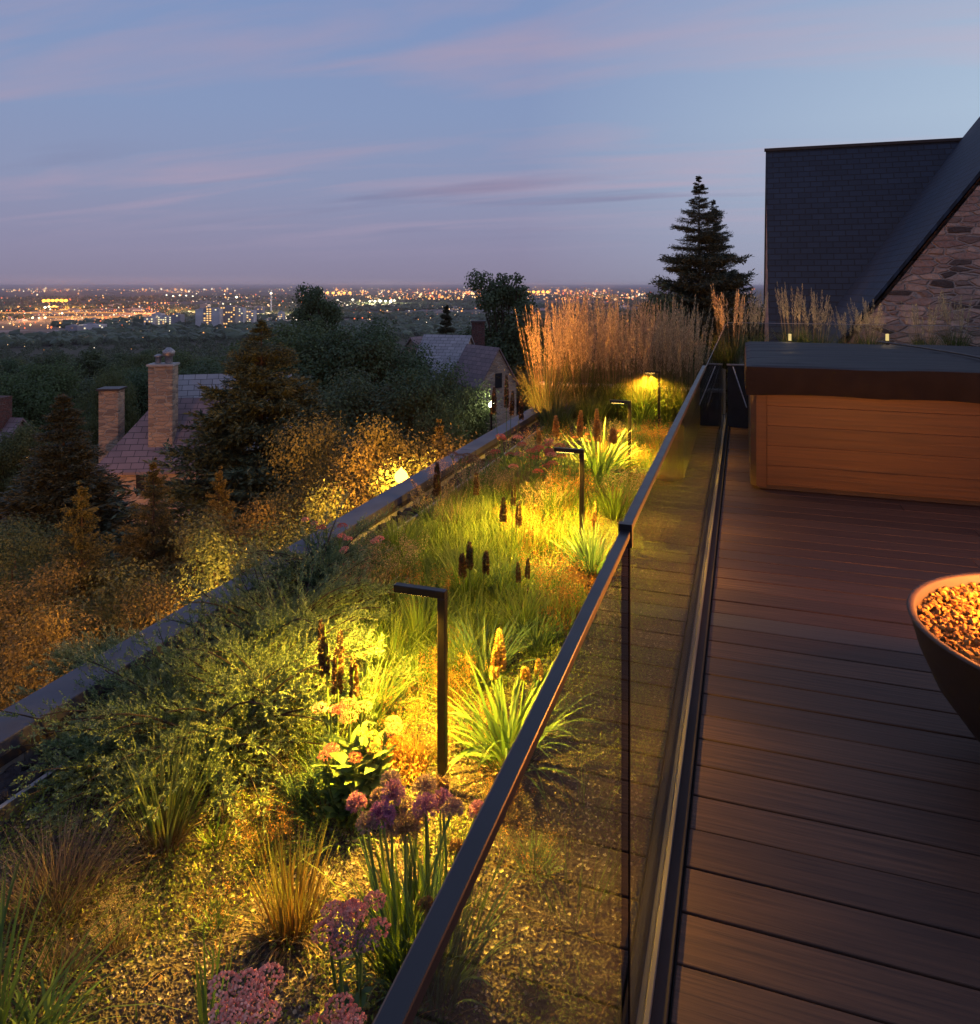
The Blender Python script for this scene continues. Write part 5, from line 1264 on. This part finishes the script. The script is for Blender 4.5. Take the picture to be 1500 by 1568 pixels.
for mm, mt, lb in zip(ms_, cityw, ('amber', 'warm yellow', 'red orange', 'white')):
    tag(mm.build('city_lights', mt), f'scattered {lb} city lights over the dark plain', 'city lights', kind='stuff')
# floodlit clusters
def flood(px0, px1, py, n, col, strength, size, lab, jit=1.0):
    r = empty('floodlight_bank', onplain((px0 + px1) / 2, py), lab, 'floodlights'); base = np.array(r.location)
    for i in range(n):
        px = px0 + (px1 - px0) * (i + .5) / n; dd = F_PX * 87 / (py - 438); p = at(px, py + rng.normal(0, .5) * jit, dd) - base; s = size * rng.uniform(.8, 1.25) * dd / F_PX
        m = MB(); v, f = ico(); m.add(v * s * [1, 1, .8] + p + [0, 0, 20], f, None, True); part(m, 'lamp', emit('floodlight', col, strength, False), r)
        m = MB(); tubes(m, rng, np.array([[p + [0, 0, -1], p + [0, 0, 20]]]), s * .08, 4); part(m, 'mast', M['bright_metal'], r)
flood(64, 104, 467, 6, (1, .42, .04), 5, 3.0, 'wide bank of intense amber floodlights far left in the city', .3)
flood(497, 540, 451.5, 5, (1, .50, .10), 3.5, 2.3, 'amber floodlights on the plain right of the tallest green tree')
flood(806, 842, 450, 5, (1, .45, .06), 4.5, 2.5, 'amber floodlights on the plain right of the twin topped tree', .3)
flood(562, 602, 468, 5, (1, .97, .62), 5, 2.3, 'white floodlights in the middle of the plain')
flood(66, 78, 480, 2, (1, .8, .5), 5, 2.2, 'pair of cream lights below the intense amber bank')
flood(250, 300, 457, 5, (1, .90, .6), 4, 1.4, 'row of five cream lights above the white city block')
flood(90, 100, 491, 1, (1, .95, .55), 6, 1.9, 'single pale yellow light at the left of the city')
flood(358, 366, 461, 1, (1, .9, .55), 6, 2.0, 'single bright cream light above the tower blocks')
flood(45, 74, 501, 3, (1, .78, .35), 5, 1.7, 'three warm lights low at the left of the city')
# streets of light
roads = MB()
for py, a, b in ((488.5, 60, 215), (481.5, 0, 190)):
    p0, p1 = onplain(a, py), onplain(b, py - .3); w = 3.2
    V = np.array([p0 + [0, 0, 3], p1 + [0, 0, 3], p1 + [0, 0, 3 + w], p0 + [0, 0, 3 + w], p0 + FW * 12 + [0, 0, 3], p1 + FW * 12 + [0, 0, 3], p1 + FW * 12 + [0, 0, 3 + w], p0 + FW * 12 + [0, 0, 3 + w]])
    roads.add(V, np.array([(0, 1, 2, 3), (4, 7, 6, 5), (3, 2, 6, 7), (0, 4, 5, 1), (0, 3, 7, 4), (1, 5, 6, 2)]))
tag(roads.build('lit_motorway', emit('motorway_glow', (1, .42, .13), .8, False)), kind='structure')
# blocks
bw_ = [plain('pale_block', (.75, .66, .66), .9, 0, (.42, .37, .38), .05), plain('grey_block', (.34, .3, .33), .9, 0, (.28, .25, .27), .05), plain('tan_block', (.42, .33, .28), .9, 0, (.36, .28, .25), .05)]
winw = [emit('window_amber', (1, .55, .18), 1.6, False), emit('window_cream', (1, .86, .5), 1.3, False)]
def block(px0, px1, ytop, ybase, mat, lab, lit=.45, wcol=0, cols_=None, dep=22, grp=None, cat='building', yb=None):
    dd = F_PX * 87 / ((yb or ybase) - 438); p = at((px0 + px1) / 2, ybase, dd); p[2] = ZP if yb is None else at(0, ybase, dd)[2]
    wd = (px1 - px0) / F_PX * dd; ht_ = (ybase - ytop) / F_PX * dd
    r = empty('tower_block' if ht_ > 30 else 'city_building', p, lab, cat, grp, TH)
    boxpart(r, 'wall', (-wd / 2, 0, 0), (wd / 2, dep, ht_), mat)
    boxpart(r, 'roof_plant', (-wd * .2, dep * .3, ht_), (wd * .1, dep * .7, ht_ + 2.5), bw_[1])
    fl_ = max(2, int(ht_ / 4.2)); nc = max(3, int(wd / 4.5)); k = 0
    lo = [(i, j) for i in range(nc) for j in range(fl_) if rng.random() < lit][:60]
    for i, j in lo:
        xa = -wd / 2 + wd * (i + .2) / nc; za = ht_ * (j + .3) / fl_
        boxpart(r, 'window', (xa, -.3, za), (xa + wd / nc * .6, -.02, za + ht_ / fl_ * .5), winw[wcol if rng.random() < .8 else 1 - wcol])
block(299, 311, 474, 503, bw_[0], 'pale narrow face of the tower at the left of the twin blocks', .05, yb=505)
block(311, 324, 472, 503, bw_[1], 'dark tower face dotted with amber windows', .75, yb=505)
block(324, 336, 473, 503, bw_[0], 'pale blank tower right of the amber windowed face', .05, yb=505)
block(337, 360, 470, 501, bw_[2], 'wide tan tower block with many lit windows', .35, yb=504)
block(361, 372, 472, 498, bw_[0], 'pale tower right of the wide tan block', .3, 1, yb=501)
block(373, 388, 476, 497, bw_[0], 'low pale block among the cream lights', .4, 1, yb=500)
block(232, 246, 480, 499, bw_[0], 'white block at the left of the low white group', .3, 1, yb=502)
block(238, 262, 485, 501, bw_[0], 'brightly windowed low white block', .6, 1, yb=503)
block(220, 234, 487, 502, bw_[0], 'small white block left of the brightly windowed one', .35, 1, yb=504)
block(262, 276, 482, 500, bw_[1], 'grey block right of the low white group', .3, 1, yb=503)
block(306, 318, 466, 474, bw_[1], 'low grey roof behind the twin blocks', .1, yb=486)
block(388, 402, 470, 480, bw_[1], 'grey hall behind the cream lights', .2, yb=488)
block(425, 432, 478, 492, bw_[0], 'slim pale block near the tall mast', .3, 1, yb=494)
block(120, 155, 497, 505, bw_[0], 'long low pale hall at the left of the city', .2, 1, yb=507)
block(100, 118, 499, 508, bw_[1], 'grey low hall left of the long pale one', .2, 1, yb=510)
block(72, 92, 509, 514, bw_[0], 'flat pale roof at the edge of the woods', .1, 1, yb=515)
grp = 'low buildings scattered over the city'
for i in range(70):
    px = rng.uniform(0, 740) if i % 6 else rng.uniform(800, 990); py = 438 + 87 * F_PX / (rng.uniform(1500, 3300)); w_ = rng.uniform(4, 14); hh = rng.uniform(2, 5)
    block(px, px + w_, py - hh * .8, py, bw_[i % 3], ('low pale building', 'low grey building', 'low tan building')[i % 3] + ' among the city lights ' + zone(px, ZC), .12, i % 2, dep=18, grp=grp, yb=py)
r = empty('lit_mast', onplain(415, 480), 'tall thin lit mast above the city right of the tower blocks', 'mast'); dd = F_PX * 87 / 42
m = MB(); tubes(m, rng, np.array([[(0, 0, 0), (0, 0, 62.)]]), 1.5, 6); part(m, 'pole', emit('mast_glow', (.9, .8, .9), .45, False), r)
m = MB(); v, f = ico(); m.add(v * 4 + [0, 0, 64], f); part(m, 'beacon', emit('beacon', (1, .8, .5), 4, False), r)

# ================================================================== HAZE
m = MB(); m.box((-65000, -3000, -90.5), (65000, 65000, 30))
hm = bpy.data.materials.new('evening_haze'); hm.use_nodes = True; t_ = hm.node_tree
t_.nodes.remove(t_.nodes['Principled BSDF'])
pv = t_.nodes.new('ShaderNodeVolumePrincipled'); pv.inputs['Color'].default_value = (.92, .78, .82, 1); pv.inputs['Density'].default_value = 4.5e-5
t_.links.new(pv.outputs[0], t_.nodes['Material Output'].inputs['Volume'])
tag(m.build('haze', hm), kind='stuff')

# unseen point lights added over the city to spread a warm glow
for px, py, pw_, cc in ((84, 474, 5e5, (1, .40, .06)), (230, 480, 5e5, (1, .36, .10)), (120, 488, 2.5e5, (1, .45, .16)), (40, 492, 2e5, (1, .45, .2)), (520, 453, 9e5, (1, .45, .12)), (650, 456, 9e5, (1, .42, .1)), (580, 468, 5e5, (1, .85, .5)), (825, 451, 9e5, (1, .42, .08)), (300, 482, 2e5, (1, .6, .3)), (400, 486, 3e5, (1, .7, .4)), (270, 448, 9e5, (1, .5, .2)), (920, 455, 7e5, (1, .45, .12))):
    p = onplain(px, py); plight('district_glow', (p[0], p[1], ZP + 45), pw_ * 5, cc, 20)
